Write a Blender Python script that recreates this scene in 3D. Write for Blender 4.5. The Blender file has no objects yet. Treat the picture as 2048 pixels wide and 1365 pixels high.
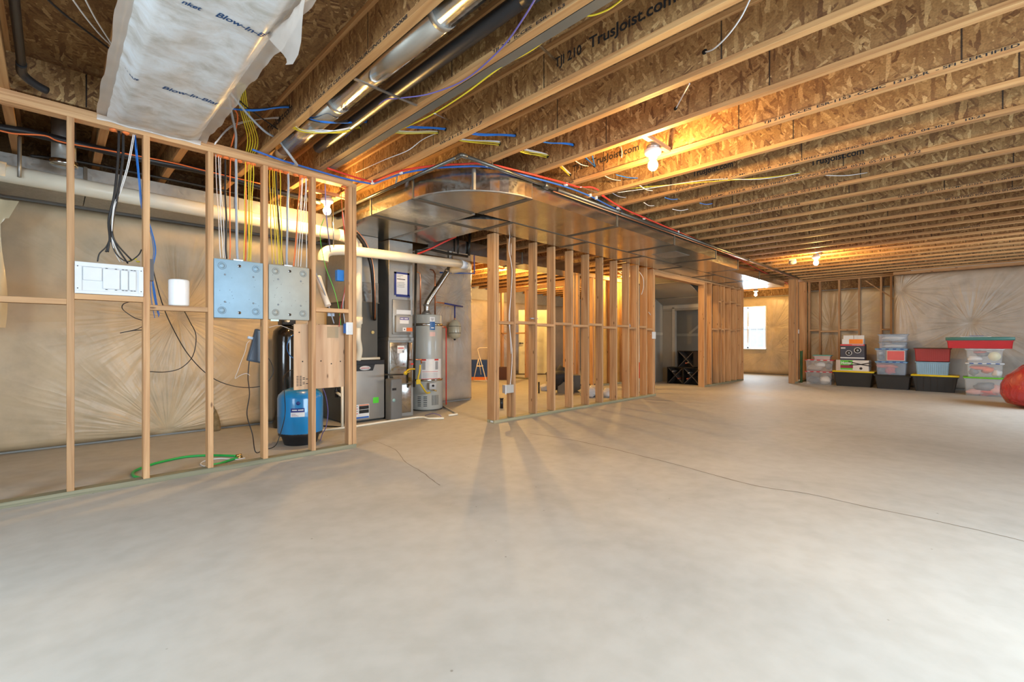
import bpy, bmesh, math, random
from mathutils import Vector, Matrix, noise
random.seed(7)
SC = bpy.context.scene
COL = SC.collection
PI = math.pi
# ---------------------------------------------------------------- camera
CH = 1.05                       # lens height above the floor
FPX = 917.0                     # focal length in pixels of the 2048 wide frame
cd = bpy.data.cameras.new('camera'); cam = bpy.data.objects.new('camera', cd); COL.objects.link(cam)
cd.sensor_width = 36.0; cd.lens = 36.0 * FPX / 2048.0; cd.clip_start = 0.05; cd.clip_end = 200
cam.location = (0, 0, CH); cam.rotation_euler = (PI/2, 0, -PI/4)
SC.camera = cam
# ---------------------------------------------------------------- view, world, daylight
SC.view_settings.view_transform = 'Standard'; SC.view_settings.look = 'None'
SC.view_settings.gamma = 1.0; SC.view_settings.use_curve_mapping = False
SC.view_settings.exposure = 0.0
SC.cycles.use_denoising = True
SC.cycles.max_bounces = 9; SC.cycles.diffuse_bounces = 5; SC.cycles.glossy_bounces = 4
SC.cycles.transparent_max_bounces = 12; SC.cycles.sample_clamp_indirect = 6.0
W = bpy.data.worlds.new('sky'); SC.world = W; W.use_nodes = True
bg = W.node_tree.nodes['Background']; bg.inputs[0].default_value = (0.80, 0.90, 1.0, 1); bg.inputs[1].default_value = 3.0
DAY = (0.71, 0.87, 1.0)
def daylight(name, loc, rot, sx, sy, power, col=DAY):
    l = bpy.data.lights.new(name, 'AREA'); l.shape = 'RECTANGLE'; l.size = sx; l.size_y = sy
    l.energy = power; l.color = col
    o = bpy.data.objects.new(name, l); COL.objects.link(o); o.location = loc; o.rotation_euler = rot
    return o
# daylight through the windows of the part of the basement behind the camera
daylight('daylight_patio', (2.1, -2.28, 1.45), (PI/2-0.50, 0, 0), 3.2, 1.5, 250)
daylight('daylight_side', (-2.28, 1.4, 1.55), (PI/2-0.50, 0, -PI/2), 2.0, 1.2, 145)
daylight('daylight_right', (9.6, -2.28, 1.65), (PI/2-0.35, 0, 0), 2.6, 1.1, 120)
daylight('daylight_window', (15.95, 5.05, 1.5), (PI/2, 0, PI/2), 1.0, 1.35, 90)
BULB_W = 1700.0                   # emission strength of a lamp bulb
WARM = (1.0, 0.58, 0.17)

# ---------------------------------------------------------------- geometry of the photograph -> the room
# X runs along the stud walls, Y runs along the joists, Z is up
R2 = math.sqrt(2)
def T(u): return (u - 1024.0) / FPX
def XaY(u, Y): t = T(u); return Y * (1 + t) / (1 - t)
def YaX(u, X): t = T(u); return X * (1 - t) / (1 + t)
def at_Y(u, v, Y):
    t = T(u); d = Y * R2 / (1 - t); return Vector((Y * (1 + t) / (1 - t), Y, CH + (683 - v) / FPX * d))
def at_X(u, v, X):
    t = T(u); d = X * R2 / (1 + t); return Vector((X, X * (1 - t) / (1 + t), CH + (683 - v) / FPX * d))
def at_Z(u, v, z):
    d = (CH - z) * FPX / (v - 683.0); t = T(u); return Vector((d * (1 + t) / R2, d * (1 - t) / R2, z))
def at_D(u, v, d):
    t = T(u); return Vector((d * (1 + t) / R2, d * (1 - t) / R2, CH + (683 - v) / FPX * d))

YW = 4.279      # front face of the long stud wall
ZJ = 2.635      # underside of the joists
ZD = ZJ + 0.302 # underside of the floor deck above
# ---------------------------------------------------------------- mesh helpers
class MB:
    def __init__(s): s.v = []; s.f = []; s.sm = []
    def add(s, vs, fs, smooth=False):
        b = len(s.v); s.v += [Vector(p) for p in vs]
        s.f += [tuple(i + b for i in f) for f in fs]; s.sm += [smooth] * len(fs); return s
    def box(s, x0, x1, y0, y1, z0, z1):
        vs = [(x0,y0,z0),(x1,y0,z0),(x1,y1,z0),(x0,y1,z0),(x0,y0,z1),(x1,y0,z1),(x1,y1,z1),(x0,y1,z1)]
        return s.add(vs, [(0,3,2,1),(4,5,6,7),(0,1,5,4),(1,2,6,5),(2,3,7,6),(3,0,4,7)])
    def bbox(s, x0, x1, y0, y1, z0, z1, b=0.004, seg=2):
        """bevelled box"""
        bm = bmesh.new(); bmesh.ops.create_cube(bm, size=1.0)
        for v in bm.verts: v.co = Vector(((x0+x1)/2 + v.co.x*(x1-x0), (y0+y1)/2 + v.co.y*(y1-y0), (z0+z1)/2 + v.co.z*(z1-z0)))
        bmesh.ops.bevel(bm, geom=bm.edges[:], offset=b, segments=seg, affect='EDGES', profile=0.5)
        bm.verts.index_update()
        s.add([v.co.copy() for v in bm.verts], [tuple(v.index for v in f.verts) for f in bm.faces], seg > 1); bm.free(); return s
    def taper(s, x0, x1, y0, y1, z0, z1, i, b=0.012):
        """box that narrows downwards by i on every side, vertical edges rounded"""
        def ring(a, z):
            X0, X1, Y0, Y1 = x0+a, x1-a, y0+a, y1-a
            return [(X0+b,Y0,z),(X1-b,Y0,z),(X1,Y0+b,z),(X1,Y1-b,z),(X1-b,Y1,z),(X0+b,Y1,z),(X0,Y1-b,z),(X0,Y0+b,z)]
        vs = ring(i, z0) + ring(0, z1); n = 8
        fs = [tuple(range(n))[::-1], tuple(range(n, 2*n))] + [(k, (k+1)%n, n+(k+1)%n, n+k) for k in range(n)]
        return s.add(vs, fs)
    def tube(s, pts, r, n=8, cap=True):
        pts = [Vector(p) for p in pts]; m = len(pts)
        rs = r if isinstance(r, (list, tuple)) else [r]*m
        up = None; rings = []
        for i, p in enumerate(pts):
            t = (pts[min(i+1,m-1)] - pts[max(i-1,0)])
            if t.length < 1e-9: t = Vector((0,0,1))
            t.normalize()
            if up is None:
                up = Vector((0,0,1)) if abs(t.z) < 0.9 else Vector((1,0,0))
            a = up - t*up.dot(t)
            if a.length < 1e-6: a = t.orthogonal()
            a.normalize(); bb = t.cross(a); up = a
            rings.append([p + (a*math.cos(2*PI*k/n) + bb*math.sin(2*PI*k/n))*rs[i] for k in range(n)])
        vs = [q for g in rings for q in g]
        fs = [(i*n+k, i*n+(k+1)%n, (i+1)*n+(k+1)%n, (i+1)*n+k) for i in range(m-1) for k in range(n)]
        s.add(vs, fs, True)
        if cap:
            s.add(rings[0], [tuple(range(n))[::-1]]); s.add(rings[-1], [tuple(range(n))])
        return s
    def lathe(s, prof, c, n=24, axis='z'):
        """prof: list of (radius, height)"""
        vs = []
        for (r, h) in prof:
            for k in range(n):
                a = 2*PI*k/n; x, y = r*math.cos(a), r*math.sin(a)
                p = {'z': (x,y,h), 'x': (h,x,y), 'y': (x,h,y)}[axis]
                vs.append(Vector(c) + Vector(p))
        m = len(prof)
        fs = [(i*n+k, i*n+(k+1)%n, (i+1)*n+(k+1)%n, (i+1)*n+k) for i in range(m-1) for k in range(n)]
        fs += [tuple(range(n))[::-1], tuple(range((m-1)*n, m*n))]
        return s.add(vs, fs, True)
    def prism(s, poly, z0, z1):
        n = len(poly); vs = [(x,y,z0) for x,y in poly] + [(x,y,z1) for x,y in poly]
        return s.add(vs, [tuple(range(n))[::-1], tuple(range(n,2*n))] + [(k,(k+1)%n,n+(k+1)%n,n+k) for k in range(n)])
    def beam(s, a, b, w, h, up=(0,0,1)):
        """rectangular bar from a to b"""
        a, b = Vector(a), Vector(b); t = (b-a).normalized(); u = Vector(up); u = (u - t*u.dot(t)).normalized(); r = t.cross(u)
        vs = [p + r*sx*w/2 + u*sz*h/2 for p in (a,b) for sx,sz in ((-1,-1),(1,-1),(1,1),(-1,1))]
        return s.add(vs, [(0,1,2,3),(7,6,5,4),(0,4,5,1),(1,5,6,2),(2,6,7,3),(3,7,4,0)])
    def blob(s, c, rx, ry, rz, sd=0, amp=0.18, n=14, m=9, freq=1.6):
        vs = []; c = Vector(c)
        for i in range(m+1):
            th = PI*i/m
            for k in range(n):
                a = 2*PI*k/n; d = Vector((math.sin(th)*math.cos(a), math.sin(th)*math.sin(a), math.cos(th)))
                q = 1 + amp*noise.noise(d*freq + Vector((sd*7.3, sd*1.7, sd)))*2
                vs.append(c + Vector((d.x*rx, d.y*ry, d.z*rz))*q)
        fs = [(i*n+k, (i+1)*n+k, (i+1)*n+(k+1)%n, i*n+(k+1)%n) for i in range(m) for k in range(n)]
        return s.add(vs, fs, True)

def smooth_path(pts, per=6):
    """Catmull-Rom through the points"""
    P = [Vector(p) for p in pts]
    if len(P) < 3: return P
    out = []
    for i in range(len(P)-1):
        p0, p1, p2, p3 = P[max(i-1,0)], P[i], P[i+1], P[min(i+2,len(P)-1)]
        for k in range(per):
            t = k/per
            out.append(0.5*((2*p1) + (p2-p0)*t + (2*p0-5*p1+4*p2-p3)*t*t + (3*p1-p0-3*p2+p3)*t**3))
    out.append(P[-1]); return out

def tag(o, label=None, cat=None, group=None, kind=None):
    if label: o['label'] = label
    if cat: o['category'] = cat
    if group: o['group'] = group
    if kind: o['kind'] = kind
    return o
def mesh_of(name, mb, m, off):
    me = bpy.data.meshes.new(name); me.from_pydata([tuple(v - off) for v in mb.v], [], mb.f)
    me.polygons.foreach_set('use_smooth', mb.sm)
    bm = bmesh.new(); bm.from_mesh(me)
    bmesh.ops.remove_doubles(bm, verts=bm.verts, dist=1e-6) if len(bm.verts) < 20000 else None
    bmesh.ops.recalc_face_normals(bm, faces=bm.faces); bm.to_mesh(me); bm.free()
    for mm in (m if isinstance(m, (list, tuple)) else [m]): me.materials.append(mm)
    return me
def wloc(p):
    l = Vector((0,0,0))
    while p is not None: l = l + p.location; p = p.parent
    return l
def obj(name, mb, m, parent=None):
    """link a mesh; world coordinates in, origin at its base (top level) or at its parent's"""
    if parent is None:
        lo = Vector((min(v.x for v in mb.v), min(v.y for v in mb.v), min(v.z for v in mb.v)))
        hi = Vector((max(v.x for v in mb.v), max(v.y for v in mb.v), 0))
        off = Vector(((lo.x+hi.x)/2, (lo.y+hi.y)/2, lo.z))
    else: off = wloc(parent)
    o = bpy.data.objects.new(name, mesh_of(name, mb, m, off)); COL.objects.link(o)
    if parent is None: o.location = off
    else: o.parent = parent
    return o
def thing(name, label, cat, loc, group=None):
    o = bpy.data.objects.new(name, None); COL.objects.link(o); o.location = loc; o.empty_display_size = 0.1
    return tag(o, label, cat, group)
def copy_tree(o, parent=None):
    c = o.copy(); COL.objects.link(c); c.parent = parent
    for ch in list(o.children): copy_tree(ch, c)
    return c
_txt = {}
def text_part(name, s, m, origin, right, up, L=None, Hh=0.02, parent=None, depth=0.0008, label=None):
    """flat lettering as a mesh; origin = lower left corner, fitted to length L and letter height Hh"""
    if s not in _txt:
        c = bpy.data.curves.new('t', 'FONT'); c.body = s; c.size = 1.0; c.resolution_u = 3; c.offset = 0.022
        to = bpy.data.objects.new('t', c); COL.objects.link(to)
        dg = bpy.context.evaluated_depsgraph_get(); me = bpy.data.meshes.new_from_object(to.evaluated_get(dg))
        _txt[s] = ([v.co.copy() for v in me.vertices], [tuple(p.vertices) for p in me.polygons])
        bpy.data.objects.remove(to); bpy.data.curves.remove(c); bpy.data.meshes.remove(me)
    V, F = _txt[s]
    if not V: return None
    x0 = min(v.x for v in V); x1 = max(v.x for v in V); y0 = min(v.y for v in V); y1 = max(v.y for v in V)
    sy = Hh / max(y1-y0, 1e-6); sx = (L/(x1-x0)) if L else sy
    r = Vector(right).normalized(); u = Vector(up).normalized(); nn = r.cross(u); o0 = Vector(origin)
    mb = MB(); mb.add([o0 + r*(v.x-x0)*sx + u*(v.y-y0)*sy + nn*depth for v in V], F)
    o = obj(name, mb, m, parent)
    if label: o['label'] = label
    return o
# ---------------------------------------------------------------- materials
MATS = {}
def nodes_of(name):
    m = bpy.data.materials.new(name); m.use_nodes = True; nt = m.node_tree
    return m, nt, nt.nodes['Principled BSDF'], nt.nodes.new, nt.links.new
def ramp(N, stops):
    r = N('ShaderNodeValToRGB'); e = r.color_ramp.elements
    e[0].position = stops[0][0]; e[0].color = (*stops[0][1], 1); e[1].position = stops[-1][0]; e[1].color = (*stops[-1][1], 1)
    for p, c in stops[1:-1]: q = e.new(p); q.color = (*c, 1)
    return r
def plain(name, col, rough=0.5, metal=0.0, var=0.06, nscale=6.0, bump=0.0, bscale=40.0, emit=None, estr=0, alpha=1.0, coat=0.0, trans=0.0, ior=1.45):
    if name in MATS: return MATS[name]
    m, nt, B, N, Lk = nodes_of(name)
    tc = N('ShaderNodeTexCoord'); ns = N('ShaderNodeTexNoise'); ns.inputs['Scale'].default_value = nscale; ns.inputs['Detail'].default_value = 4
    Lk(tc.outputs['Object'], ns.inputs['Vector'])
    c0 = tuple(max(0, c*(1-var)) for c in col); c1 = tuple(min(1, c*(1+var)) for c in col)
    r = ramp(N, [(0.3, c0), (0.7, c1)]); Lk(ns.outputs['Fac'], r.inputs[0]); Lk(r.outputs[0], B.inputs['Base Color'])
    B.inputs['Roughness'].default_value = rough; B.inputs['Metallic'].default_value = metal
    if bump:
        n2 = N('ShaderNodeTexNoise'); n2.inputs['Scale'].default_value = bscale; n2.inputs['Detail'].default_value = 3
        Lk(tc.outputs['Object'], n2.inputs['Vector']); b = N('ShaderNodeBump'); b.inputs['Strength'].default_value = bump; b.inputs['Distance'].default_value = 0.01
        Lk(n2.outputs['Fac'], b.inputs['Height']); Lk(b.outputs[0], B.inputs['Normal'])
    if emit: B.inputs['Emission Color'].default_value = (*emit, 1); B.inputs['Emission Strength'].default_value = estr
    B.inputs['Alpha'].default_value = alpha; B.inputs['Coat Weight'].default_value = coat
    B.inputs['Transmission Weight'].default_value = trans; B.inputs['IOR'].default_value = ior
    MATS[name] = m; return m
def wood(name, axis, c0, c1, c2, knots=True, rough=0.62, gs=1.0):
    if name in MATS: return MATS[name]
    m, nt, B, N, Lk = nodes_of(name)
    tc = N('ShaderNodeTexCoord'); oi = N('ShaderNodeObjectInfo'); mp = N('ShaderNodeMapping')
    va = N('ShaderNodeVectorMath'); va.operation = 'ADD'; cx = N('ShaderNodeCombineXYZ'); mu = N('ShaderNodeMath'); mu.operation = 'MULTIPLY'; mu.inputs[1].default_value = 37.0
    Lk(oi.outputs['Random'], mu.inputs[0])
    for k in range(3): Lk(mu.outputs[0], cx.inputs[k])
    Lk(tc.outputs['Object'], va.inputs[0]); Lk(cx.outputs[0], va.inputs[1]); Lk(va.outputs[0], mp.inputs[0])
    sc = [26.0*gs]*3; sc[axis] = 0.9; mp.inputs['Scale'].default_value = sc
    ns = N('ShaderNodeTexNoise'); ns.inputs['Scale'].default_value = 1.6; ns.inputs['Detail'].default_value = 5; ns.inputs['Distortion'].default_value = 0.6
    Lk(mp.outputs[0], ns.inputs['Vector'])
    r = ramp(N, [(0.30, c0), (0.5, c1), (0.72, c2)]); Lk(ns.outputs['Fac'], r.inputs[0]); last = r.outputs[0]
    # board to board difference
    hs = N('ShaderNodeHueSaturation'); mr = N('ShaderNodeMapRange'); mr.inputs['To Min'].default_value = 0.80; mr.inputs['To Max'].default_value = 1.12
    Lk(oi.outputs['Random'], mr.inputs[0]); Lk(mr.outputs[0], hs.inputs['Value']); Lk(last, hs.inputs['Color']); last = hs.outputs[0]
    if knots:
        m2 = N('ShaderNodeMapping'); s2 = [9.0]*3; s2[axis] = 3.2; m2.inputs['Scale'].default_value = s2; Lk(va.outputs[0], m2.inputs[0])
        vo = N('ShaderNodeTexVoronoi'); vo.inputs['Scale'].default_value = 1.0; Lk(m2.outputs[0], vo.inputs['Vector'])
        kr = ramp(N, [(0.0, (1,1,1)), (0.055, (0.9,0.9,0.9)), (0.10, (0,0,0))]); Lk(vo.outputs['Distance'], kr.inputs[0])
        mx = N('ShaderNodeMix'); mx.data_type = 'RGBA'; Lk(kr.outputs[0], mx.inputs[0]); Lk(last, mx.inputs[6]); mx.inputs[7].default_value = (0.13, 0.055, 0.02, 1); last = mx.outputs[2]
    Lk(last, B.inputs['Base Color']); B.inputs['Roughness'].default_value = rough
    b = N('ShaderNodeBump'); b.inputs['Strength'].default_value = 0.25; b.inputs['Distance'].default_value = 0.004
    Lk(ns.outputs['Fac'], b.inputs['Height']); Lk(b.outputs[0], B.inputs['Normal'])
    MATS[name] = m; return m
def osb(name, plane, tone=1.0, joints=None):
    """strand board: overlapping flat chips; plane gives the two axes the chips lie in"""
    if name in MATS: return MATS[name]
    m, nt, B, N, Lk = nodes_of(name)
    tc = N('ShaderNodeTexCoord'); oi = N('ShaderNodeObjectInfo'); va = N('ShaderNodeVectorMath'); va.operation = 'ADD'
    cx = N('ShaderNodeCombineXYZ'); mu = N('ShaderNodeMath'); mu.operation = 'MULTIPLY'; mu.inputs[1].default_value = 53.0
    Lk(oi.outputs['Random'], mu.inputs[0]); [Lk(mu.outputs[0], cx.inputs[k]) for k in range(3)]
    Lk(tc.outputs['Object'], va.inputs[0]); Lk(cx.outputs[0], va.inputs[1])
    # pull the two in-plane axes into x, y
    sp = N('ShaderNodeSeparateXYZ'); Lk(va.outputs[0], sp.inputs[0]); cb = N('ShaderNodeCombineXYZ')
    Lk(sp.outputs[plane[0]], cb.inputs[0]); Lk(sp.outputs[plane[1]], cb.inputs[1])
    wn = N('ShaderNodeTexNoise'); wn.inputs['Scale'].default_value = 16.0; wn.inputs['Detail'].default_value = 3; Lk(cb.outputs[0], wn.inputs['Vector'])
    outs = []
    for ang, sc, off in ((0.45, (11, 58, 1), 0.0), (-0.95, (13, 66, 1), 3.3), (1.55, (10, 50, 1), 7.1)):
        mp = N('ShaderNodeMapping'); mp.vector_type = 'TEXTURE' if False else 'POINT'
        mp.inputs['Rotation'].default_value = (0, 0, ang); mp.inputs['Scale'].default_value = (1, 1, 1); mp.inputs['Location'].default_value = (off, off*0.7, 0)
        Lk(cb.outputs[0], mp.inputs[0])
        m2 = N('ShaderNodeMapping'); m2.inputs['Scale'].default_value = sc; Lk(mp.outputs[0], m2.inputs[0])
        ws = N('ShaderNodeVectorMath'); ws.operation = 'SCALE'; ws.inputs[3].default_value = 1.5; Lk(wn.outputs['Color'], ws.inputs[0])
        ad = N('ShaderNodeVectorMath'); ad.operation = 'ADD'; Lk(m2.outputs[0], ad.inputs[0]); Lk(ws.outputs[0], ad.inputs[1])
        vo = N('ShaderNodeTexVoronoi'); vo.voronoi_dimensions = '2D'; vo.inputs['Scale'].default_value = 1.0; Lk(ad.outputs[0], vo.inputs['Vector'])
        outs.append(vo)
    sc0 = N('ShaderNodeSeparateColor'); Lk(outs[0].outputs['Color'], sc0.inputs[0])
    sc1 = N('ShaderNodeSeparateColor'); Lk(outs[1].outputs['Color'], sc1.inputs[0])
    sc2 = N('ShaderNodeSeparateColor'); Lk(outs[2].outputs['Color'], sc2.inputs[0])
    def gt(src, th):
        g = N('ShaderNodeMath'); g.operation = 'GREATER_THAN'; g.inputs[1].default_value = th; Lk(src, g.inputs[0]); return g.outputs[0]
    mxa = N('ShaderNodeMix'); mxa.data_type = 'FLOAT'; Lk(gt(sc1.outputs[1], 0.5), mxa.inputs[0]); Lk(sc0.outputs[0], mxa.inputs[2]); Lk(sc1.outputs[0], mxa.inputs[3])
    mxb = N('ShaderNodeMix'); mxb.data_type = 'FLOAT'; Lk(gt(sc2.outputs[1], 0.62), mxb.inputs[0]); Lk(mxa.outputs[0], mxb.inputs[2]); Lk(sc2.outputs[0], mxb.inputs[3])
    t = tone
    r = ramp(N, [(0.0, (0.12*t,0.052*t,0.017*t)), (0.15, (0.20*t,0.098*t,0.033*t)), (0.6, (0.265*t,0.143*t,0.050*t)), (0.88, (0.34*t,0.195*t,0.074*t)), (1.0, (0.47*t,0.30*t,0.13*t))])
    Lk(mxb.outputs[0], r.inputs[0]); last = r.outputs[0]
    fn = N('ShaderNodeTexNoise'); fn.inputs['Scale'].default_value = 90; fn.inputs['Detail'].default_value = 3; Lk(cb.outputs[0], fn.inputs['Vector'])
    hs = N('ShaderNodeHueSaturation'); mr = N('ShaderNodeMapRange'); mr.inputs['From Min'].default_value = 0.3; mr.inputs['From Max'].default_value = 0.7
    mr.inputs['To Min'].default_value = 0.75; mr.inputs['To Max'].default_value = 1.2; Lk(fn.outputs['Fac'], mr.inputs[0]); Lk(mr.outputs[0], hs.inputs['Value']); Lk(last, hs.inputs['Color']); last = hs.outputs[0]
    if joints:
        # saw-toothed glue joints between web panels
        dv = N('ShaderNodeMath'); dv.operation = 'DIVIDE'; dv.inputs[1].default_value = joints; Lk(sp.outputs[plane[0]], dv.inputs[0])
        fr = N('ShaderNodeMath'); fr.operation = 'FRACT'; Lk(dv.outputs[0], fr.inputs[0])
        zz = N('ShaderNodeMath'); zz.operation = 'PINGPONG'; zz.inputs[1].default_value = 0.004; Lk(sp.outputs[plane[1]], zz.inputs[0])
        sb = N('ShaderNodeMath'); sb.operation = 'SUBTRACT'; Lk(fr.outputs[0], sb.inputs[0]); Lk(zz.outputs[0], sb.inputs[1])
        ab = N('ShaderNodeMath'); ab.operation = 'SUBTRACT'; ab.inputs[1].default_value = 0.5; Lk(sb.outputs[0], ab.inputs[0])
        a2 = N('ShaderNodeMath'); a2.operation = 'ABSOLUTE'; Lk(ab.outputs[0], a2.inputs[0])
        lt = N('ShaderNodeMath'); lt.operation = 'LESS_THAN'; lt.inputs[1].default_value = 0.0034; Lk(a2.outputs[0], lt.inputs[0])
        mx = N('ShaderNodeMix'); mx.data_type = 'RGBA'; Lk(lt.outputs[0], mx.inputs[0]); Lk(last, mx.inputs[6]); mx.inputs[7].default_value = (0.02,0.012,0.008,1); last = mx.outputs[2]
    Lk(last, B.inputs['Base Color']); B.inputs['Roughness'].default_value = 0.72
    b = N('ShaderNodeBump'); b.inputs['Strength'].default_value = 0.35; b.inputs['Distance'].default_value = 0.004; Lk(mxb.outputs[0], b.inputs['Height']); Lk(b.outputs[0], B.inputs['Normal'])
    MATS[name] = m; return m
def galvanized(name, base=0.62, rough=0.24, spangle=1.0, metal=1.0):
    if name in MATS: return MATS[name]
    m, nt, B, N, Lk = nodes_of(name)
    tc = N('ShaderNodeTexCoord'); vo = N('ShaderNodeTexVoronoi'); vo.inputs['Scale'].default_value = 55; Lk(tc.outputs['Object'], vo.inputs['Vector'])
    ns = N('ShaderNodeTexNoise'); ns.inputs['Scale'].default_value = 2.2; ns.inputs['Detail'].default_value = 6; Lk(tc.outputs['Object'], ns.inputs['Vector'])
    r = ramp(N, [(0.3, (base*0.82, base*0.82, base*0.78)), (0.7, (base*1.08, base*1.07, base*1.02))]); Lk(ns.outputs['Fac'], r.inputs[0]); Lk(r.outputs[0], B.inputs['Base Color'])
    sp = N('ShaderNodeSeparateColor'); Lk(vo.outputs['Color'], sp.inputs[0])
    mr = N('ShaderNodeMapRange'); mr.inputs['To Min'].default_value = rough*0.8; mr.inputs['To Max'].default_value = rough*1.25; Lk(sp.outputs[0], mr.inputs[0]); Lk(mr.outputs[0], B.inputs['Roughness'])
    B.inputs['Metallic'].default_value = metal
    n2 = N('ShaderNodeTexNoise'); n2.inputs['Scale'].default_value = 3.0; n2.inputs['Detail'].default_value = 1; Lk(tc.outputs['Object'], n2.inputs['Vector'])
    b = N('ShaderNodeBump'); b.inputs['Strength'].default_value = 0.22*spangle; b.inputs['Distance'].default_value = 0.03; Lk(n2.outputs['Fac'], b.inputs['Height']); Lk(b.outputs[0], B.inputs['Normal'])
    MATS[name] = m; return m

P0, P1, P2 = (0.36,0.172,0.072), (0.50,0.28,0.128), (0.60,0.37,0.185)
wx = wood('pine_x', 0, P0, P1, P2); wy = wood('pine_y', 1, P0, P1, P2); wz = wood('pine_z', 2, P0, P1, P2)
fl = wood('flange', 1, (0.36,0.165,0.058), (0.49,0.26,0.10), (0.58,0.345,0.145), knots=False, gs=0.8)
pt = wood('treated_x', 0, (0.19,0.18,0.11), (0.27,0.25,0.155), (0.34,0.31,0.20), knots=False)
pty = wood('treated_y', 1, (0.19,0.18,0.11), (0.27,0.25,0.155), (0.34,0.31,0.20), knots=False)
ply = wood('plywood', 2, (0.42,0.24,0.13), (0.55,0.345,0.20), (0.62,0.41,0.25), gs=0.35)
web = osb('osb_web', (1,2), 1.20, joints=1.22)
deckm = osb('osb_deck', (0,1), 0.95)
galv = galvanized('galvanized', 0.56, 0.20)
galv2 = galvanized('galvanized_dull', 0.38, 0.42, metal=0.7)
seam = plain('seam_metal', (0.135,0.118,0.092), 0.5, 0.35)
blk = plain('black_plastic', (0.018,0.018,0.02), 0.38)
wht = plain('white_plastic', (0.66,0.68,0.70), 0.4)
pvc = plain('pvc', (0.80,0.74,0.60), 0.32, var=0.03)
copper = plain('copper', (0.72,0.30,0.15), 0.3, 1.0)
brass = plain('brass', (0.70,0.50,0.20), 0.3, 1.0)
red = plain('red_pex', (0.68,0.045,0.03), 0.35)
blue = plain('blue_pex', (0.03,0.13,0.50), 0.35)
cyl = plain('yellow_cable', (0.66,0.52,0.03), 0.45)
cwh = plain('white_cable', (0.72,0.71,0.70), 0.45)
cgr = plain('grey_cable', (0.33,0.36,0.40), 0.45)
cbk = plain('black_cable', (0.014,0.013,0.014), 0.4)
cbl = plain('blue_cable', (0.02,0.17,0.58), 0.4)
cor = plain('orange_cable', (0.78,0.17,0.04), 0.45)
cgn = plain('green_cable', (0.10,0.62,0.05), 0.4)
cpu = plain('purple_cable', (0.13,0.11,0.34), 0.4)
ink = plain('printed_ink', (0.02,0.02,0.022), 0.8)
iron = plain('black_iron', (0.05,0.048,0.042), 0.35, 0.6)
steel = plain('steel', (0.55,0.57,0.60), 0.25, 1.0)
# ================================================================ THE SETTING
def concrete(name, base, warm=0.0):
    m, nt, B, N, Lk = nodes_of(name)
    tc = N('ShaderNodeTexCoord'); n1 = N('ShaderNodeTexNoise'); n1.inputs['Scale'].default_value = 0.55; n1.inputs['Detail'].default_value = 9; n1.inputs['Roughness'].default_value = 0.62; n1.inputs['Distortion'].default_value = 0.8
    n2 = N('ShaderNodeTexNoise'); n2.inputs['Scale'].default_value = 9; n2.inputs['Detail'].default_value = 8
    Lk(tc.outputs['Object'], n1.inputs['Vector']); Lk(tc.outputs['Object'], n2.inputs['Vector'])
    r = ramp(N, [(0.28, tuple(c*0.80 for c in base)), (0.50, base), (0.75, tuple(min(1,c*1.12) for c in base))]); Lk(n1.outputs['Fac'], r.inputs[0])
    r2 = ramp(N, [(0.35, (0.86,0.85,0.83)), (0.62, (1,1,1))]); Lk(n2.outputs['Fac'], r2.inputs[0])
    mx = N('ShaderNodeMix'); mx.data_type = 'RGBA'; mx.blend_type = 'MULTIPLY'; mx.inputs[0].default_value = 0.55; Lk(r.outputs[0], mx.inputs[6]); Lk(r2.outputs[0], mx.inputs[7])
    # trowel scuffs and stains
    n3 = N('ShaderNodeTexNoise'); n3.inputs['Scale'].default_value = 1.1; n3.inputs['Detail'].default_value = 10; n3.inputs['Roughness'].default_value = 0.75; n3.inputs['Distortion'].default_value = 2.5
    Lk(tc.outputs['Object'], n3.inputs['Vector']); r3 = ramp(N, [(0.64, (0,0,0)), (0.80, (0.45,0.45,0.45))]); Lk(n3.outputs['Fac'], r3.inputs[0])
    m3 = N('ShaderNodeMix'); m3.data_type = 'RGBA'; Lk(r3.outputs[0], m3.inputs[0]); Lk(mx.outputs[2], m3.inputs[6]); m3.inputs[7].default_value = (0.26,0.23,0.19,1)
    vs_ = N('ShaderNodeTexVoronoi'); vs_.inputs['Scale'].default_value = 5.5; Lk(tc.outputs['Object'], vs_.inputs['Vector']); r4 = ramp(N, [(0.0, (0.85,0.85,0.85)), (0.022, (0.7,0.7,0.7)), (0.036, (0,0,0))]); Lk(vs_.outputs['Distance'], r4.inputs[0])
    m4 = N('ShaderNodeMix'); m4.data_type = 'RGBA'; Lk(r4.outputs[0], m4.inputs[0]); Lk(m3.outputs[2], m4.inputs[6]); m4.inputs[7].default_value = (0.20,0.17,0.13,1)
    Lk(m4.outputs[2], B.inputs['Base Color'])
    mr = N('ShaderNodeMapRange'); mr.inputs['To Min'].default_value = 0.50; mr.inputs['To Max'].default_value = 0.78; B.inputs['Specular IOR Level'].default_value = 0.35; Lk(n1.outputs['Fac'], mr.inputs[0]); Lk(mr.outputs[0], B.inputs['Roughness'])
    b = N('ShaderNodeBump'); b.inputs['Strength'].default_value = 0.12; b.inputs['Distance'].default_value = 0.01; Lk(n2.outputs['Fac'], b.inputs['Height']); Lk(b.outputs[0], B.inputs['Normal'])
    MATS[name] = m; return m
conc = concrete('concrete_floor', (0.468, 0.447, 0.402))
cwall = concrete('concrete_wall', (0.38, 0.36, 0.33))
def struct(name, mb, m): return tag(obj(name, mb, m), kind='structure')
struct('floor', MB().box(-2.7, 16.6, -2.7, 11.2, -0.12, 0.0), conc)
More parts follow.
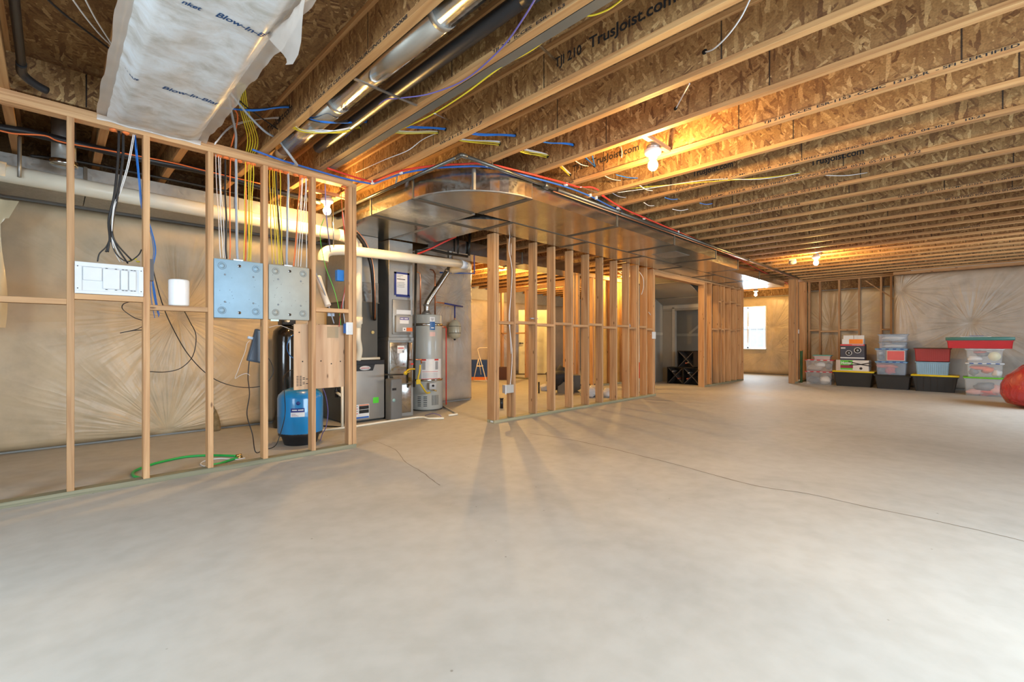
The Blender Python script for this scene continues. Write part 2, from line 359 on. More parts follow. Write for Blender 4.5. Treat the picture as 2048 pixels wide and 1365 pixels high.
def crack(pts, w, name='crack'):
    """open hairline in the slab, as a thin sunk strip"""
    P = smooth_path(pts, 10); L = []; Rr = []
    for i, p in enumerate(P):
        t = (P[min(i+1,len(P)-1)] - P[max(i-1,0)]).normalized(); nrm = Vector((-t.y, t.x, 0))
        j = nrm*0.012*noise.noise(p*3.1) + nrm*0.006*noise.noise(p*14); ww = w*(0.55+0.6*abs(noise.noise(p*5)))
        L.append(p+j+nrm*ww); Rr.append(p+j-nrm*ww)
    n = len(P); mb = MB(); mb.add([Vector((q.x,q.y,0.0006)) for q in L+Rr], [(i,i+1,n+i+1,n+i) for i in range(n-1)]); return mb
crk = plain('crack_dark', (0.23,0.19,0.145), 0.9)
fl_o = bpy.data.objects['floor']
obj('control_joint_crack', crack([at_Z(u,v,0) for u,v in ((1060,868),(1150,882),(1250,905),(1370,935),(1500,970),(1620,990),(1750,1018),(1900,1050),(2048,1083),(2300,1150))], 0.0085), crk, fl_o)
obj('hairline_crack', crack([at_Z(u,v,0) for u,v in ((745,882),(790,900),(812,925),(850,950),(880,972))], 0.0040), crk, fl_o)
struct('ceiling', MB().box(-2.7, 16.6, -2.7, 11.2, ZD, ZD+0.03), deckm)
# foundation walls
struct('wall_left', MB().box(-2.6, 5.30, 6.36, 6.56, 0, ZD), cwall)
struct('wall_left_return', MB().box(5.11, 5.31, 6.57, 10.9, 0, ZD), cwall)
struct('wall_back', MB().box(5.32, 16.4, 10.7, 10.9, 0, ZD), cwall)
struct('wall_right', MB().box(13.84, 14.2, -2.38, 1.26, 0, ZJ), cwall)
struct('wall_right_alcove', MB().box(14.45, 14.65, 1.0, 3.199, 0, ZD), cwall)
struct('wall_alcove_side', MB().box(14.10, 16.3, 3.20, 3.40, 0, ZD), cwall)
WY0, WY1, WZ0, WZ1 = 4.53, 5.62, 0.80, 2.16
wf = MB(); wf.box(15.9,16.1, 3.2,WY0,0,ZD); wf.box(15.9,16.1, WY1,10.69,0,ZD); wf.box(15.9,16.1, WY0,WY1,0,WZ0); wf.box(15.9,16.1, WY0,WY1,WZ1,ZD)
struct('wall_far', wf, cwall)
# walls behind the camera, with the openings the daylight enters by
wb = MB(); wb.box(-2.6,0.4,-2.6,-2.4,0,ZD); wb.box(3.8,8.2,-2.6,-2.4,0,ZD); wb.box(11.0,14.2,-2.6,-2.4,0,ZD)
wb.box(0.4,3.8,-2.6,-2.4,2.25,ZD); wb.box(0.4,3.8,-2.6,-2.4,0,0.5); wb.box(8.2,11.0,-2.6,-2.4,0,0.9); wb.box(8.2,11.0,-2.6,-2.4,2.3,ZD)
struct('wall_front', wb, cwall)
ws_ = MB(); ws_.box(-2.6,-2.4,-2.39,0.3,0,ZD); ws_.box(-2.6,-2.4,2.5,6.35,0,ZD); ws_.box(-2.6,-2.4,0.3,2.5,0,0.8); ws_.box(-2.6,-2.4,0.3,2.5,2.25,ZD)
struct('wall_side', ws_, cwall)
# window in the far wall
def window():
    w = thing('window_1', None, None, (15.9, (WY0+WY1)/2, WZ0)); w['kind'] = 'structure'
    f = MB(); x0, x1 = 15.95, 16.02
    for a,b,c,d in ((WY0,WY0+.055,WZ0,WZ1),(WY1-.055,WY1,WZ0,WZ1),(WY0,WY1,WZ0,WZ0+.055),(WY0,WY1,WZ1-.055,WZ1),(5.09,5.14,WZ0,WZ1)): f.box(x0,x1,a,b,c,d)
    obj('window_frame', f, wht, w)
    obj('window_sill', MB().box(15.74,15.96,WY0-.01,WY1+.01,WZ0-.02,WZ0+.004), wht, w)
    obj('window_latch', MB().box(15.93,15.95,5.10,5.13,1.45,1.52), wht, w)
    g = plain('window_glass', (0.95,0.98,1.0), 0.02, trans=1.0, var=0.0, ior=1.45)
    obj('pane', MB().box(15.980,15.986,WY0+.05,5.10,WZ0+.05,WZ1-.05), g, w); obj('pane', MB().box(15.990,15.996,5.12,WY1-.05,WZ0+.05,WZ1-.05), g, w)
window()
fen = plain('vinyl_fence', (0.82,0.83,0.84), 0.5)
fe = thing('yard_fence', 'white vinyl yard fence seen faintly through the far window', 'fence', (20.5, 6.0, 0))
fb = MB()
for k in range(24): fb.box(20.5,20.54, 2.6+k*0.26, 2.6+k*0.26+0.235, 0.2, 1.55)
obj('fence_board', tag and fb, fen, fe)['kind'] = 'stuff'
obj('fence_rail', MB().box(20.46,20.58,2.4,9.0,1.55,1.64), fen, fe)
obj('post', MB().box(20.42,20.56,5.45,5.60,0.0,1.72), fen, fe)
tag(obj('yard_ground', MB().box(16.2,40,-10,25,-0.3,-0.1), plain('yard_gravel', (0.5,0.5,0.47), 0.9)), kind='structure')

# ---------------------------------------------------------------- insulation blankets behind clear plastic
def blanket_mat(name, col, pins=(), plane=0):
    m, nt, B, N, Lk = nodes_of(name)
    tc = N('ShaderNodeTexCoord'); n1 = N('ShaderNodeTexNoise'); n1.inputs['Scale'].default_value = 2.6; n1.inputs['Detail'].default_value = 8; n1.inputs['Roughness'].default_value = 0.6
    Lk(tc.outputs['Object'], n1.inputs['Vector']); r = ramp(N, [(0.33, tuple(c*0.80 for c in col)), (0.52, col), (0.75, tuple(c*1.13 for c in col))]); Lk(n1.outputs['Fac'], r.inputs[0]); Lk(r.outputs[0], B.inputs['Base Color'])
    B.inputs['Roughness'].default_value = 0.55; B.inputs['Coat Weight'].default_value = 0.42; B.inputs['Coat Roughness'].default_value = 0.28
    n2 = N('ShaderNodeTexNoise'); n2.inputs['Scale'].default_value = 4; n2.inputs['Detail'].default_value = 3; n2.inputs['Distortion'].default_value = 0.5; Lk(tc.outputs['Object'], n2.inputs['Vector'])
    b = N('ShaderNodeBump'); b.inputs['Strength'].default_value = 0.16; b.inputs['Distance'].default_value = 0.02; Lk(n2.outputs['Fac'], b.inputs['Height']); last = None
    def mth(op, a, b_=None):
        q = N('ShaderNodeMath'); q.operation = op
        for i, x in enumerate((a, b_)):
            if x is None: continue
            if isinstance(x, (int, float)): q.inputs[i].default_value = x
            else: Lk(x, q.inputs[i])
        return q.outputs[0]
    for i, pin in enumerate(pins):   # creases pulled towards each fastener
        sb = N('ShaderNodeVectorMath'); sb.operation = 'SUBTRACT'; Lk(tc.outputs['Object'], sb.inputs[0]); sb.inputs[1].default_value = pin
        ml = N('ShaderNodeVectorMath'); ml.operation = 'MULTIPLY'; Lk(sb.outputs[0], ml.inputs[0]); ml.inputs[1].default_value = (0,1,1) if plane else (1,0,1)
        ln = N('ShaderNodeVectorMath'); ln.operation = 'LENGTH'; Lk(ml.outputs[0], ln.inputs[0]); r_ = ln.outputs['Value']
        nm = N('ShaderNodeVectorMath'); nm.operation = 'NORMALIZE'; Lk(ml.outputs[0], nm.inputs[0])
        sc = N('ShaderNodeVectorMath'); sc.operation = 'MULTIPLY_ADD'; Lk(nm.outputs[0], sc.inputs[0]); sc.inputs[1].default_value = (4.6,4.6,4.6); sc.inputs[2].default_value = (i*9.1,i*3.3,0)
        a2 = N('ShaderNodeVectorMath'); a2.operation = 'MULTIPLY_ADD'; Lk(ml.outputs[0], a2.inputs[0]); a2.inputs[1].default_value = (0.9,0.9,0.9); Lk(sc.outputs[0], a2.inputs[2])
        nz_ = N('ShaderNodeTexNoise'); nz_.inputs['Scale'].default_value = 1.0; nz_.inputs['Detail'].default_value = 2.5; Lk(a2.outputs[0], nz_.inputs['Vector'])
        rdg = mth('ABSOLUTE', mth('SUBTRACT', nz_.outputs['Fac'], 0.5)); rdg = mth('MULTIPLY', rdg, -3.0)
        fall = mth('MULTIPLY', mth('POWER', 2.718, mth('MULTIPLY', r_, -1.6)), mth('MINIMUM', mth('MULTIPLY', r_, 2.2), 1.0))
        hgt = mth('MULTIPLY', rdg, fall); last = hgt if last is None else mth('ADD', last, hgt)
    if last is not None:
        b2 = N('ShaderNodeBump'); b2.inputs['Strength'].default_value = 0.85; b2.inputs['Distance'].default_value = 0.040; Lk(last, b2.inputs['Height']); Lk(b.outputs[0], b2.inputs['Normal']); b = b2
    Lk(b.outputs[0], B.inputs['Normal']); Lk(b.outputs[0], B.inputs['Coat Normal'])
    MATS[name] = m; return m
blA = ('insulation_tan', (0.56, 0.435, 0.275))
blB = ('insulation_grey', (0.47, 0.395, 0.315))
def blanket(name, label, o, uvec, W_, H_, nvec, m, pins=(), seed=0, thick=0.07, step=0.045, hole=None, hor=0.6, group=None):
    """quilted sheet on a wall: o lower left, uvec along the wall, nvec out of the wall"""
    o = Vector(o); U = Vector(uvec).normalized(); Nn = Vector(nvec).normalized(); nx = max(2, int(W_/step)); nz = max(2, int(H_/step)); S = seed*11.7
    rnd = random.Random(seed); ph = [(rnd.uniform(0,6.28), rnd.randint(7,10), rnd.uniform(0,6.28), rnd.randint(15,21)) for _ in pins]
    def h(a, z):
        v = 0.030*noise.noise(Vector((a*0.9, z*0.9, S))) + 0.006*noise.noise(Vector((a*3.1, z*3.4, S+4)))
        # sagging horizontal folds
        q = z + 0.18*noise.noise(Vector((a*0.8, z*0.4, S+9)))
        v += hor*0.006*math.sin(q*19 + 3*noise.noise(Vector((a*1.3, 0, S)))) * max(0, noise.noise(Vector((a*0.7, z*1.1, S+2))) + 0.25)
        for (pa, pz), (p1, k1, p2, k2) in zip(pins, ph):
            dx, dz = a-pa, z-pz; r = math.hypot(dx, dz)
            if r < 1.5:
                an = math.atan2(dz, dx); e = math.exp(-r/0.42)
                rr = max(r, 0.02); amp = min(1.0, rr/0.10)
                v += e*amp*(0.016*math.sin(k1*an+p1) + 0.019*abs(math.sin(k2*0.5*an+p2))) - 0.040*math.exp(-(r/0.11)**2) - 0.010*math.exp(-r/0.3)
        return v
    mb = MB(); vs = []; idx = {}
    for j in range(nz+1):
        for i in range(nx+1):
            a = W_*i/nx; z = H_*j/nz
            edge = min(i, nx-i, j, nz-j); tk = thick*(0.35 if edge == 0 else (0.8 if edge == 1 else 1.0))
            vs.append(o + U*a + Vector((0,0,z)) + Nn*(tk + (h(a, z) if edge > 0 else 0)))
    fs = []
    for j in range(nz):
        for i in range(nx):
            a = W_*(i+0.5)/nx; z = H_*(j+0.5)/nz
            if hole and hole[0] < a < hole[1] and hole[2] < z < hole[3]: continue
            q = j*(nx+1)+i; fs.append((q, q+1, q+nx+2, q+nx+1))
    mb.add(vs, fs, True)
    # back face and closed edges, so the quilt has thickness
    b0 = [o+Nn*0.004, o+U*W_+Nn*0.004, o+U*W_+Vector((0,0,H_))+Nn*0.004, o+Vector((0,0,H_))+Nn*0.004]
    e0 = [vs[i] for i in range(nx+1)]; e1 = [vs[nz*(nx+1)+i] for i in range(nx+1)]; l0 = [vs[j*(nx+1)] for j in range(nz+1)]; l1 = [vs[j*(nx+1)+nx] for j in range(nz+1)]
    for e in (e0, e1, l0, l1):
        bk = [p - Nn*((p-o).dot(Nn)-0.004) for p in e]; n = len(e); mb.add(e+bk, [(i,i+1,n+i+1,n+i) for i in range(n-1)])
    ob = obj(name, mb, galv)
    P_ = [tuple(o + U*a + Vector((0,0,z)) - ob.location) for a, z in pins]
    ob.data.materials[0] = blanket_mat('%s_%d' % (m[0], seed), m[1], P_, 1 if abs(U.y) > .5 else 0)
    return tag(ob, label, 'insulation', group)
blanket('insulation_blanket', 'long tan plastic-faced insulation blanket behind the electrical panels', (-2.38, 6.36, 0.02), (1,0,0), 5.33, 2.36, (0,-1,0), blA,
        pins=((3.365,1.30),(3.27,0.03),(0.6,2.3)), seed=1, thick=0.085, step=0.03)
blanket('insulation_blanket', 'grey shiny insulation blanket on the wall behind the water heater', (3.02, 6.36, 0.02), (1,0,0), 2.285, 2.5, (0,-1,0), blB,
        pins=((1.75,1.75),(2.15,2.0)), seed=2, thick=0.075)
blanket('insulation_blanket', 'insulation blanket on the return wall by the step stool', (5.31, 6.37, 0.02), (0,1,0), 4.1, 2.2, (1,0,0), blA, pins=((1,1.2),(2.4,1.0)), seed=3)
blanket('insulation_blanket', 'insulation blanket on the back wall behind the blue and orange box', (5.42, 10.7, 0.02), (1,0,0), 8.4, 2.3, (0,-1,0), blB, pins=((1,1.2),(2.4,1.0),(4.4,1.5)), seed=4, step=0.07)
blanket('insulation_blanket', 'broad creased insulation blanket behind the stacked storage totes', (13.84, 1.26, 0.02), (0,-1,0), 3.6, 2.55, (-1,0,0), blB,
        pins=((1.26,1.41),(0.12,2.2)), seed=5, thick=0.08, step=0.04, hor=1.3)
blanket('insulation_blanket', 'insulation blanket behind the open studs of the storage alcove', (14.45, 3.19, 0.02), (0,-1,0), 1.94, 2.36, (-1,0,0), blA, pins=((0.62,1.34),), seed=6, step=0.04)
blanket('insulation_blanket', 'insulation blanket around the far window', (15.9, 8.2, 0.02), (0,-1,0), 4.78, 2.42, (-1,0,0), blA,
        pins=((3.85,1.42),(3.80,0.75)), seed=7, hole=(8.2-WY1, 8.2-WY0, WZ0-0.02, WZ1-0.02), step=0.045)
rev = MB()
for a,b,c,d in ((WY0-.01,WY0+.02,WZ0,WZ1),(WY1-.02,WY1+.01,WZ0,WZ1),(WY0,WY1,WZ1-.02,WZ1+.01)): rev.box(15.80,15.96,a,b,c,d)
tag(obj('trim_1', rev, plain('window_reveal', (0.75,0.72,0.66), 0.5)), kind='structure')
# rim boards over the foundation
tag(obj('trim_2', MB().box(-2.38,5.28,6.30,6.355,2.42,ZD), osb('osb_rim_x', (0,2), 0.8)), kind='structure')
tag(obj('trim_3', MB().box(14.35,14.44,1.1,3.1,2.40,ZD), osb('osb_rim_y', (1,2), 0.8)), kind='structure')
tag(obj('trim_4', MB().box(15.80,15.89,3.42,9.0,2.46,ZD), osb('osb_rim_y', (1,2), 0.8)), kind='structure')
tag(obj('trim_5', MB().box(13.70,13.84,-2.38,1.26,2.575,ZJ), wy), kind='structure')

# ================================================================ I-JOISTS
JX = lambda n: 1.257 + 0.4925*n        # web line of joist n
FWD = 0.0262                            # half flange width
def joist(n, y0, y1, label, group=None):
    x = JX(n); t = thing('floor_joist', label, 'joist', (x, (y0+y1)/2, ZJ), group)
    obj('bottom_flange', MB().bbox(x-FWD, x+FWD, y0, y1, ZJ, ZJ+0.033, 0.0015, 1), fl, t)
    obj('top_flange', MB().bbox(x-FWD, x+FWD, y0, y1, ZD-0.033, ZD-0.0005, 0.0015, 1), fl, t)
    obj('web', MB().box(x-0.0048, x+0.0048, y0, y1, ZJ+0.031, ZD-0.031), web, t)
    return t
JO = {}
special = {-3:'wooden floor joist above the far left of the stud wall', -2:'wooden floor joist along the left edge of the hanging insulation wrap', -1:'wooden floor joist along the right edge of the hanging insulation wrap',
           0:'wooden floor joist on the left side of the round metal duct', 1:'wooden floor joist just right of the black drain pipe', 2:'wooden floor joist with TrusJoist.com lettering near the top centre of the photo',
           3:'wooden floor joist with a drilled hole and white cable coming out', 4:'wooden floor joist just on the near side of the nearest lit bulb', 5:'wooden floor joist just beyond the nearest lit bulb, long flange lettering'}
for n in range(-6, 30):
    y1 = 6.29 if JX(n) < 5.4 else 10.55
    y0 = -2.38 if JX(n) < 13.8 else (1.1 if JX(n) < 14.4 else 3.45)
    if n in special: lab, grp = special[n], None
    elif n < 0: lab, grp = 'wooden floor joist above the left end of the room', 'joists over the left end'
    elif n < 14: lab, grp = 'wooden floor joist of the evenly spaced row between the two ceiling bulbs', 'floor joists between the ceiling bulbs'
    else: lab, grp = 'wooden floor joist of the distant row past the second ceiling bulb', 'floor joists beyond the second bulb'
    JO[n] = joist(n, y0, y1, lab, grp)
def jtext(n, s, ya, yb, z, hgt, where='web'):
    """printed on the face towards -X; ya > yb, read towards -Y"""
    x = JX(n) - (0.0048 if where == 'web' else FWD)
    hgt *= 1.3 if where == 'web' else 1.12
    text_part('printed_lettering', s, ink, (x, ya, z-(.012 if where == 'web' else .001)), (0,-1,0), (0,0,1), ya-yb, hgt, JO[n], 0.0012)
jw = lambda n, u: YaX(u, JX(n)-0.005)
jf = lambda n, u: YaX(u, JX(n)-FWD)
jtext(0, 'TrusJoist.com', jw(0,535), jw(0,585), 2.755, 0.06)
jtext(0, '1153-CCMC 13132-R  SFI CERTIFIED SOURCING SFI-00008', jf(0,590), jf(0,815), 2.6415, 0.019, 'f')
jtext(1, 'TrusJoist.com', jw(1,775), jw(1,852), 2.80, 0.062)
jtext(1, '0570 05-21-15  12:20', jf(1,640), jf(1,697), 2.6415, 0.019, 'f')
jtext(1, 'TJI 210  ICCES  ESR-1153', jf(1,985), jf(1,1130), 2.6415, 0.020, 'f')
jtext(2, 'TJI 210', jw(2,1110), jw(2,1163), 2.765, 0.062)
jtext(2, 'TrusJoist.com', jw(2,1178), jw(2,1352), 2.765, 0.068)
jtext(2, '05-21-15  12:17', jf(2,880), jf(2,965), 2.6415, 0.019, 'f')
jtext(5, 'TJI 210', jw(5,1146), jw(5,1176), 2.755, 0.062)
jtext(5, 'TrusJoist.com', jw(5,1183), jw(5,1278), 2.755, 0.066)
jtext(5, '12:20', jf(5,1125), jf(5,1147), 2.6415, 0.020, 'f')
jtext(5, 'TJI 210  ICCES  ESR-1153 -CCMC  13132-R  - SFI CERTIFIED', jf(5,1526), jf(5,2040), 2.6415, 0.021, 'f')
jtext(7, 'TrusJoist.com', jw(7,1385), jw(7,1466), 2.75, 0.062)
jtext(7, 'TJI 210  ICCES  ESR-1153 -CCMC  13132-R  - SFI CERTIFIED SOURCING SFI-00008  0570  04-30-15   10:23', jf(7,1350), jf(7,1971), 2.6415, 0.020, 'f')
jtext(8, 'TrusJoist.com', jw(8,1621), jw(8,1728), 2.74, 0.062)
jtext(8, '1153 -CCMC  13132-R  - SFI CERTIFIED SOURCING SFI-00008  0570  05-21-15   12:22', jf(8,1400), jf(8,1842), 2.6415, 0.020, 'f')
jtext(9, 'SOURCING SFI-00008  0570  05-21-15   12:19', jf(9,1480), jf(9,1676), 2.6415, 0.020, 'f')
jtext(10, '0570  05-21-15   12:18', jf(10,1500), jf(10,1600), 2.6415, 0.018, 'f')
jtext(11, 'TJI 210  ICCES  ESR-1153 -CCMC  13132-R  - SFI CERTIFIED', jf(11,1795), jf(11,2046), 2.6415, 0.020, 'f')
jtext(12, 'SFI CERTIFIED SOURCING SFI-00008', jf(12,1890), jf(12,2046), 2.6415, 0.020, 'f')
jtext(16, 'TJI 210 ICCES ESR-1153', jf(16,1880), jf(16,1960), 2.6415, 0.020, 'f')
# round knock-out holes the cables pass through
holem = plain('hole_dark', (0.008,0.007,0.006), 0.9)
def hole(n, y, z, r=0.018):
    obj('cable_hole', MB().lathe([(r,-0.0064),(r,0.0064)], (JX(n), y, z), 14, 'x'), holem, JO[n])

bp = thing('blocking_panel', 'strand board blocking panel between two joists above the far left of the stud wall', 'blocking', ((JX(-3)+JX(-2))/2, 4.35, ZJ))
obj('panel', MB().box(JX(-3)+.0055, JX(-2)-.0055, 4.338, 4.352, ZJ+.034, ZD-.034), osb('osb_block', (0,2), 1.0), bp); obj('panel_joint', MB().box(JX(-2)-.115, JX(-2)-.107, 4.3368, 4.3381, ZJ+.036, ZD-.036), ink_ if False else plain('joint_dark', (0.02,0.013,0.01), .9), bp)
# ================================================================ STUD WALLS
def stud(t, x0, x1, y0, y1, z0, z1, m=None): return obj('stud', MB().bbox(x0, x1, y0, y1, z0, z1, 0.002, 1), m or wz, t)
SD = 0.089
wl = thing('stud_wall', 'near left open stud wall holding the electrical panels and blue tank behind it', 'stud wall', (0.6, YW+SD/2, 0))
obj('bottom_plate', MB().bbox(-2.38, 2.113, YW, YW+SD, 0, 0.038, 0.002, 1), pt, wl)
obj('top_plate', MB().bbox(-2.38, 2.113, YW, YW+SD, ZJ-0.0765, ZJ-0.0385, 0.002, 1), wx, wl)
obj('top_plate', MB().bbox(-2.38, 2.075, YW, YW+SD, ZJ-0.0382, ZJ-0.0005, 0.002, 1), wx, wl)
SL = [-1.55,-1.14,-0.735,-0.335, 0.062, 0.465, 0.867, 1.270, 1.678, 2.031, 2.0735]
for x in SL: stud(wl, x, x+0.038, YW, YW+SD, 0.038, ZJ-0.0765)
def block(t, xa, xb, z, y=YW): obj('blocking', MB().bbox(xa, xb, y, y+SD, z, z+0.038, 0.002, 1), wx, t)
block(wl, -0.297, 0.062, 1.295); block(wl, 0.100, 0.465, 1.335); block(wl, 0.503, 0.867, 1.280); block(wl, 1.716, 2.031, 1.322)
block(wl, -0.697, -0.335, 1.335)
foam = plain('fire_foam', (0.80,0.20,0.05), 0.8, var=0.25, nscale=30)
for i, x in enumerate((0.955,1.00,1.05,1.10,1.16,1.20,1.335,1.38,1.42,1.47,1.55,1.60,1.63,0.37,0.30,2.0)):
    obj('foam_seal', MB().blob((x, YW+0.045, ZJ-0.080), 0.022, 0.026, 0.010, i), foam, wl)

SD = 0.135
X3_0 = XaY(1411.2, YW)-0.045
wm = thing('stud_wall', 'middle open stud wall under the wide metal duct', 'stud wall', (6.1, YW+SD/2, 0))
ZM = 2.428
obj('bottom_plate', MB().bbox(3.96, 8.20, YW, YW+SD, 0, 0.038, 0.002, 1), pt, wm)
XR = [4.043, 4.350, 4.779, 5.176, 5.60, 6.015, 6.41, 6.832, 7.23, 7.50, 7.56, 7.86, 8.115, 8.16]
stud(wm, 3.96, 3.998, YW, YW+SD, 0.038, ZM)
for x in XR: stud(wm, x-0.038, x, YW, YW+SD, 0.038, ZM)
zb = [1.29,1.30,1.28,1.305,1.285,1.315,1.28,1.31,1.28,None,1.31,1.27]
for i in range(len(XR)-1):
    if i < len(zb) and zb[i]: block(wm, XR[i], XR[i+1]-0.038, zb[i]-0.02)
obj('header', MB().bbox(8.165, X3_0, YW+0.001, YW+SD, 2.318, ZM, 0.002, 1), wx, wm)
obj('end_label', MB().box(3.9585, 3.9598, YW+0.02, YW+0.07, 0.010, 0.030), wht, wm)
wt = thing('stud_wall', 'far stud wall between the wine rack opening and the window', 'stud wall', (11.6, YW+SD/2, 0))
X3 = [XaY(u, YW) for u in (1411.2,1414,1424,1437.7,1443.5,1450,1461.4,1473.3,1482.5,1487.3)]
obj('bottom_plate', MB().bbox(X3[0]-0.04, X3[-1], YW, YW+SD, 0, 0.038, 0.002, 1), pt, wt)
obj('top_plate', MB().bbox(X3[0]-0.04, X3[-1], YW, YW+SD, 2.39, ZM, 0.002, 1), wx, wt)
stud(wt, X3[0]-0.085, X3[0]-0.042, YW, YW+SD, 0.0, 2.318)
for x in X3: stud(wt, x-0.04, x, YW, YW+SD, 0.038, 2.39)
for i in range(2, len(X3)-2):
    block(wt, X3[i], X3[i+1]-0.04, 1.31+0.02*(i%2)); 
    if i > 2: block(wt, X3[i], X3[i+1]-0.04, 2.02-0.04*(i%2))
# storage alcove: stub wall and furring wall
wa = thing('stud_wall', 'stub of doubled studs and furring wall beside the stacked totes', 'stud wall', (13.6, 3.1, 0))
for x in (12.94, 12.985, 13.2): stud(wa, x, x+0.038, 3.06, 3.06+SD, 0.038, ZJ-0.04)
stud(wa, 12.90, 12.938, 3.06, 3.06+SD, 0.0, ZJ)
for x in (13.9, 14.06): stud(wa, x, x+0.038, 3.06, 3.06+SD, 0.038, ZJ-0.04)
obj('bottom_plate', MB().bbox(12.94, 14.1, 3.06, 3.06+SD, 0, 0.038, 0.002, 1), pt, wa)
obj('top_plate', MB().bbox(12.94, 14.1, 3.06, 3.06+SD, ZJ-0.04, ZJ-0.001, 0.002, 1), wx, wa)
obj('top_plate', MB().bbox(14.12, 14.12+SD, 1.05, 3.06, ZJ-0.04, ZJ-0.001, 0.002, 1), wy, wa)
obj('bottom_plate', MB().bbox(14.12, 14.12+SD, 1.05, 3.06, 0, 0.038, 0.002, 1), pty, wa)
XF = 14.12
YS = [YaX(u, XF) for u in (1618, 1639.5, 1678, 1718, 1762, 1782)]
for y in YS: stud(wa, XF, XF+SD, y-0.019, y+0.019, 0.038, ZJ-0.04)
for i in range(len(YS)-1):
    if i != 3: obj('blocking', MB().bbox(XF, XF+SD, YS[i+1]+0.019, YS[i]-0.019, 1.28+0.03*(i%2==0), 1.318+0.03*(i%2==0), 0.002, 1), wy, wa)
obj('diagonal_brace', MB().beam((XF+0.05, YS[4]+0.3, ZJ-0.1), (XF+0.06, YS[5]-0.05, 2.05), 0.06, 0.02), wy, wa)
SD = 0.089
# rear stud walls glimpsed through the middle wall
XRr = 9.2
wr = thing('stud_wall', 'orange-lit rear stud wall seen through the middle stud wall', 'stud wall', (XRr, 7.6, 0))
for u in (1002, 1022, 1051, 1128, 1136): y = YaX(u, XRr); stud(wr, XRr, XRr+SD, y-0.03, y+0.03, 0.038, 2.46)
obj('top_plate', MB().bbox(XRr, XRr+SD, 6.2, 9.85, 2.46, 2.56, 0.002, 1), wy, wr)
obj('bottom_plate', MB().bbox(XRr, XRr+SD, 8.4, 9.85, 0, 0.038, 0.002, 1), pty, wr)
block_y = YaX(1002, XRr)
obj('blocking', MB().bbox(XRr, XRr+SD, YaX(1022,XRr), YaX(1002,XRr), 1.25, 1.288), wy, wr)
obj('blocking', MB().bbox(XRr, XRr+SD, YaX(1051,XRr), YaX(1030,XRr), 1.25, 1.288), wy, wr)
wr2 = thing('stud_wall', 'orange-lit stud partition around the stair, behind the middle wall', 'stud wall', (9.0, 6.0, 0))
Y5 = 6.1
for u in (1150,1158,1187,1222,1247,1276): x = XaY(u, Y5); stud(wr2, x-0.03, x+0.03, Y5, Y5+SD, 0.038, 2.50)
obj('top_plate', MB().bbox(XaY(1146,Y5), 10.6, Y5, Y5+SD, 2.50, 2.58, 0.002, 1), wx, wr2)
obj('bottom_plate', MB().bbox(XaY(1146,Y5), 10.6, Y5, Y5+SD, 0, 0.038, 0.002, 1), pt, wr2)
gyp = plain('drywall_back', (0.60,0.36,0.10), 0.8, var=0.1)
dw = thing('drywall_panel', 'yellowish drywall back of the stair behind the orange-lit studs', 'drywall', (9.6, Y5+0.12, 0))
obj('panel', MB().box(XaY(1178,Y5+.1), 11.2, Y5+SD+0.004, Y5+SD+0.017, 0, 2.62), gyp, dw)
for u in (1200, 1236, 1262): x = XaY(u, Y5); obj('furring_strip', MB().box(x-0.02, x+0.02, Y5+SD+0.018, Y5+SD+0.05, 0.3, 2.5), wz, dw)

# ================================================================ DUCTS
DZ0, DZ1 = 2.432, 2.628
def arc(cx, cy, r, a0, a1, n=14): return [(cx + r*math.cos(math.radians(a0+(a1-a0)*k/n)), cy + r*math.sin(math.radians(a0+(a1-a0)*k/n))) for k in range(n+1)]
da = thing('trunk_duct', 'wide galvanized trunk duct with a big rounded elbow, running above the middle stud wall', 'duct', (3.3, 3.4, DZ0))
g = 0.003
def sec(t, poly, z0=DZ0, z1=DZ1, m=galv): return obj('duct_section', MB().prism(poly, z0, z1), m, t)
sec(da, [(2.46,4.645+g),(3.205,4.645+g),(3.205,6.25),(2.46,6.25)])
sec(da, [(2.46,3.81+g),(3.205,3.81+g),(3.205,4.645-g),(2.46,4.645-g)])
sec(da, [(2.46,3.81-g)] + arc(3.27-g, 3.81-g, 0.81, 180, 270) + [(3.27-g,3.755)] + [(3.225,3.775),(3.205,3.81-g)])
xs = [3.27, 4.80, 6.31]
for a, b in zip(xs[:-1], xs[1:]): sec(da, [(a+g,3.01),(b-g,3.01),(b-g,3.755),(a+g,3.755)])
sec(da, [(6.31+g,3.01),(7.83-g,3.01),(7.83-g,3.755),(6.31+g,3.755)], DZ0, DZ1)
sec(da, [(7.83+g,3.16),(9.3-g,3.16),(9.3-g,3.755),(7.83+g,3.755)], DZ0-0.005, DZ1)
sec(da, [(9.3+g,3.35),(13.15,3.35),(13.15,3.755),(9.3+g,3.755)], DZ0, DZ1)
def cleat_x(t, x, y0, y1): # seam that crosses a run along X
    mb = MB(); mb.bbox(x-0.032, x+0.032, y0-0.006, y1, DZ0-0.006, DZ0-0.0005, 0.002, 1); mb.bbox(x-0.014, x+0.014, y0-0.008, y0-0.0005, DZ0-0.006, DZ1, 0.002, 1); obj('drive_cleat', mb, seam, t)
def cleat_y(t, y, x0, x1):
    mb = MB(); mb.bbox(x0-0.006, x1, y-0.032, y+0.032, DZ0-0.006, DZ0-0.0005, 0.002, 1); mb.bbox(x0-0.008, x0-0.0005, y-0.014, y+0.014, DZ0-0.006, DZ1, 0.002, 1); obj('drive_cleat', mb, seam, t)
for x in (3.27, 4.80, 6.31): cleat_x(da, x, 3.01, 3.755)
cleat_x(da, 7.83, 3.01, 3.755); cleat_x(da, 9.3, 3.16, 3.755); cleat_x(da, 11.2, 3.35, 3.755)
cleat_y(da, 3.81, 2.46, 3.205); cleat_y(da, 4.645, 2.46, 3.205)
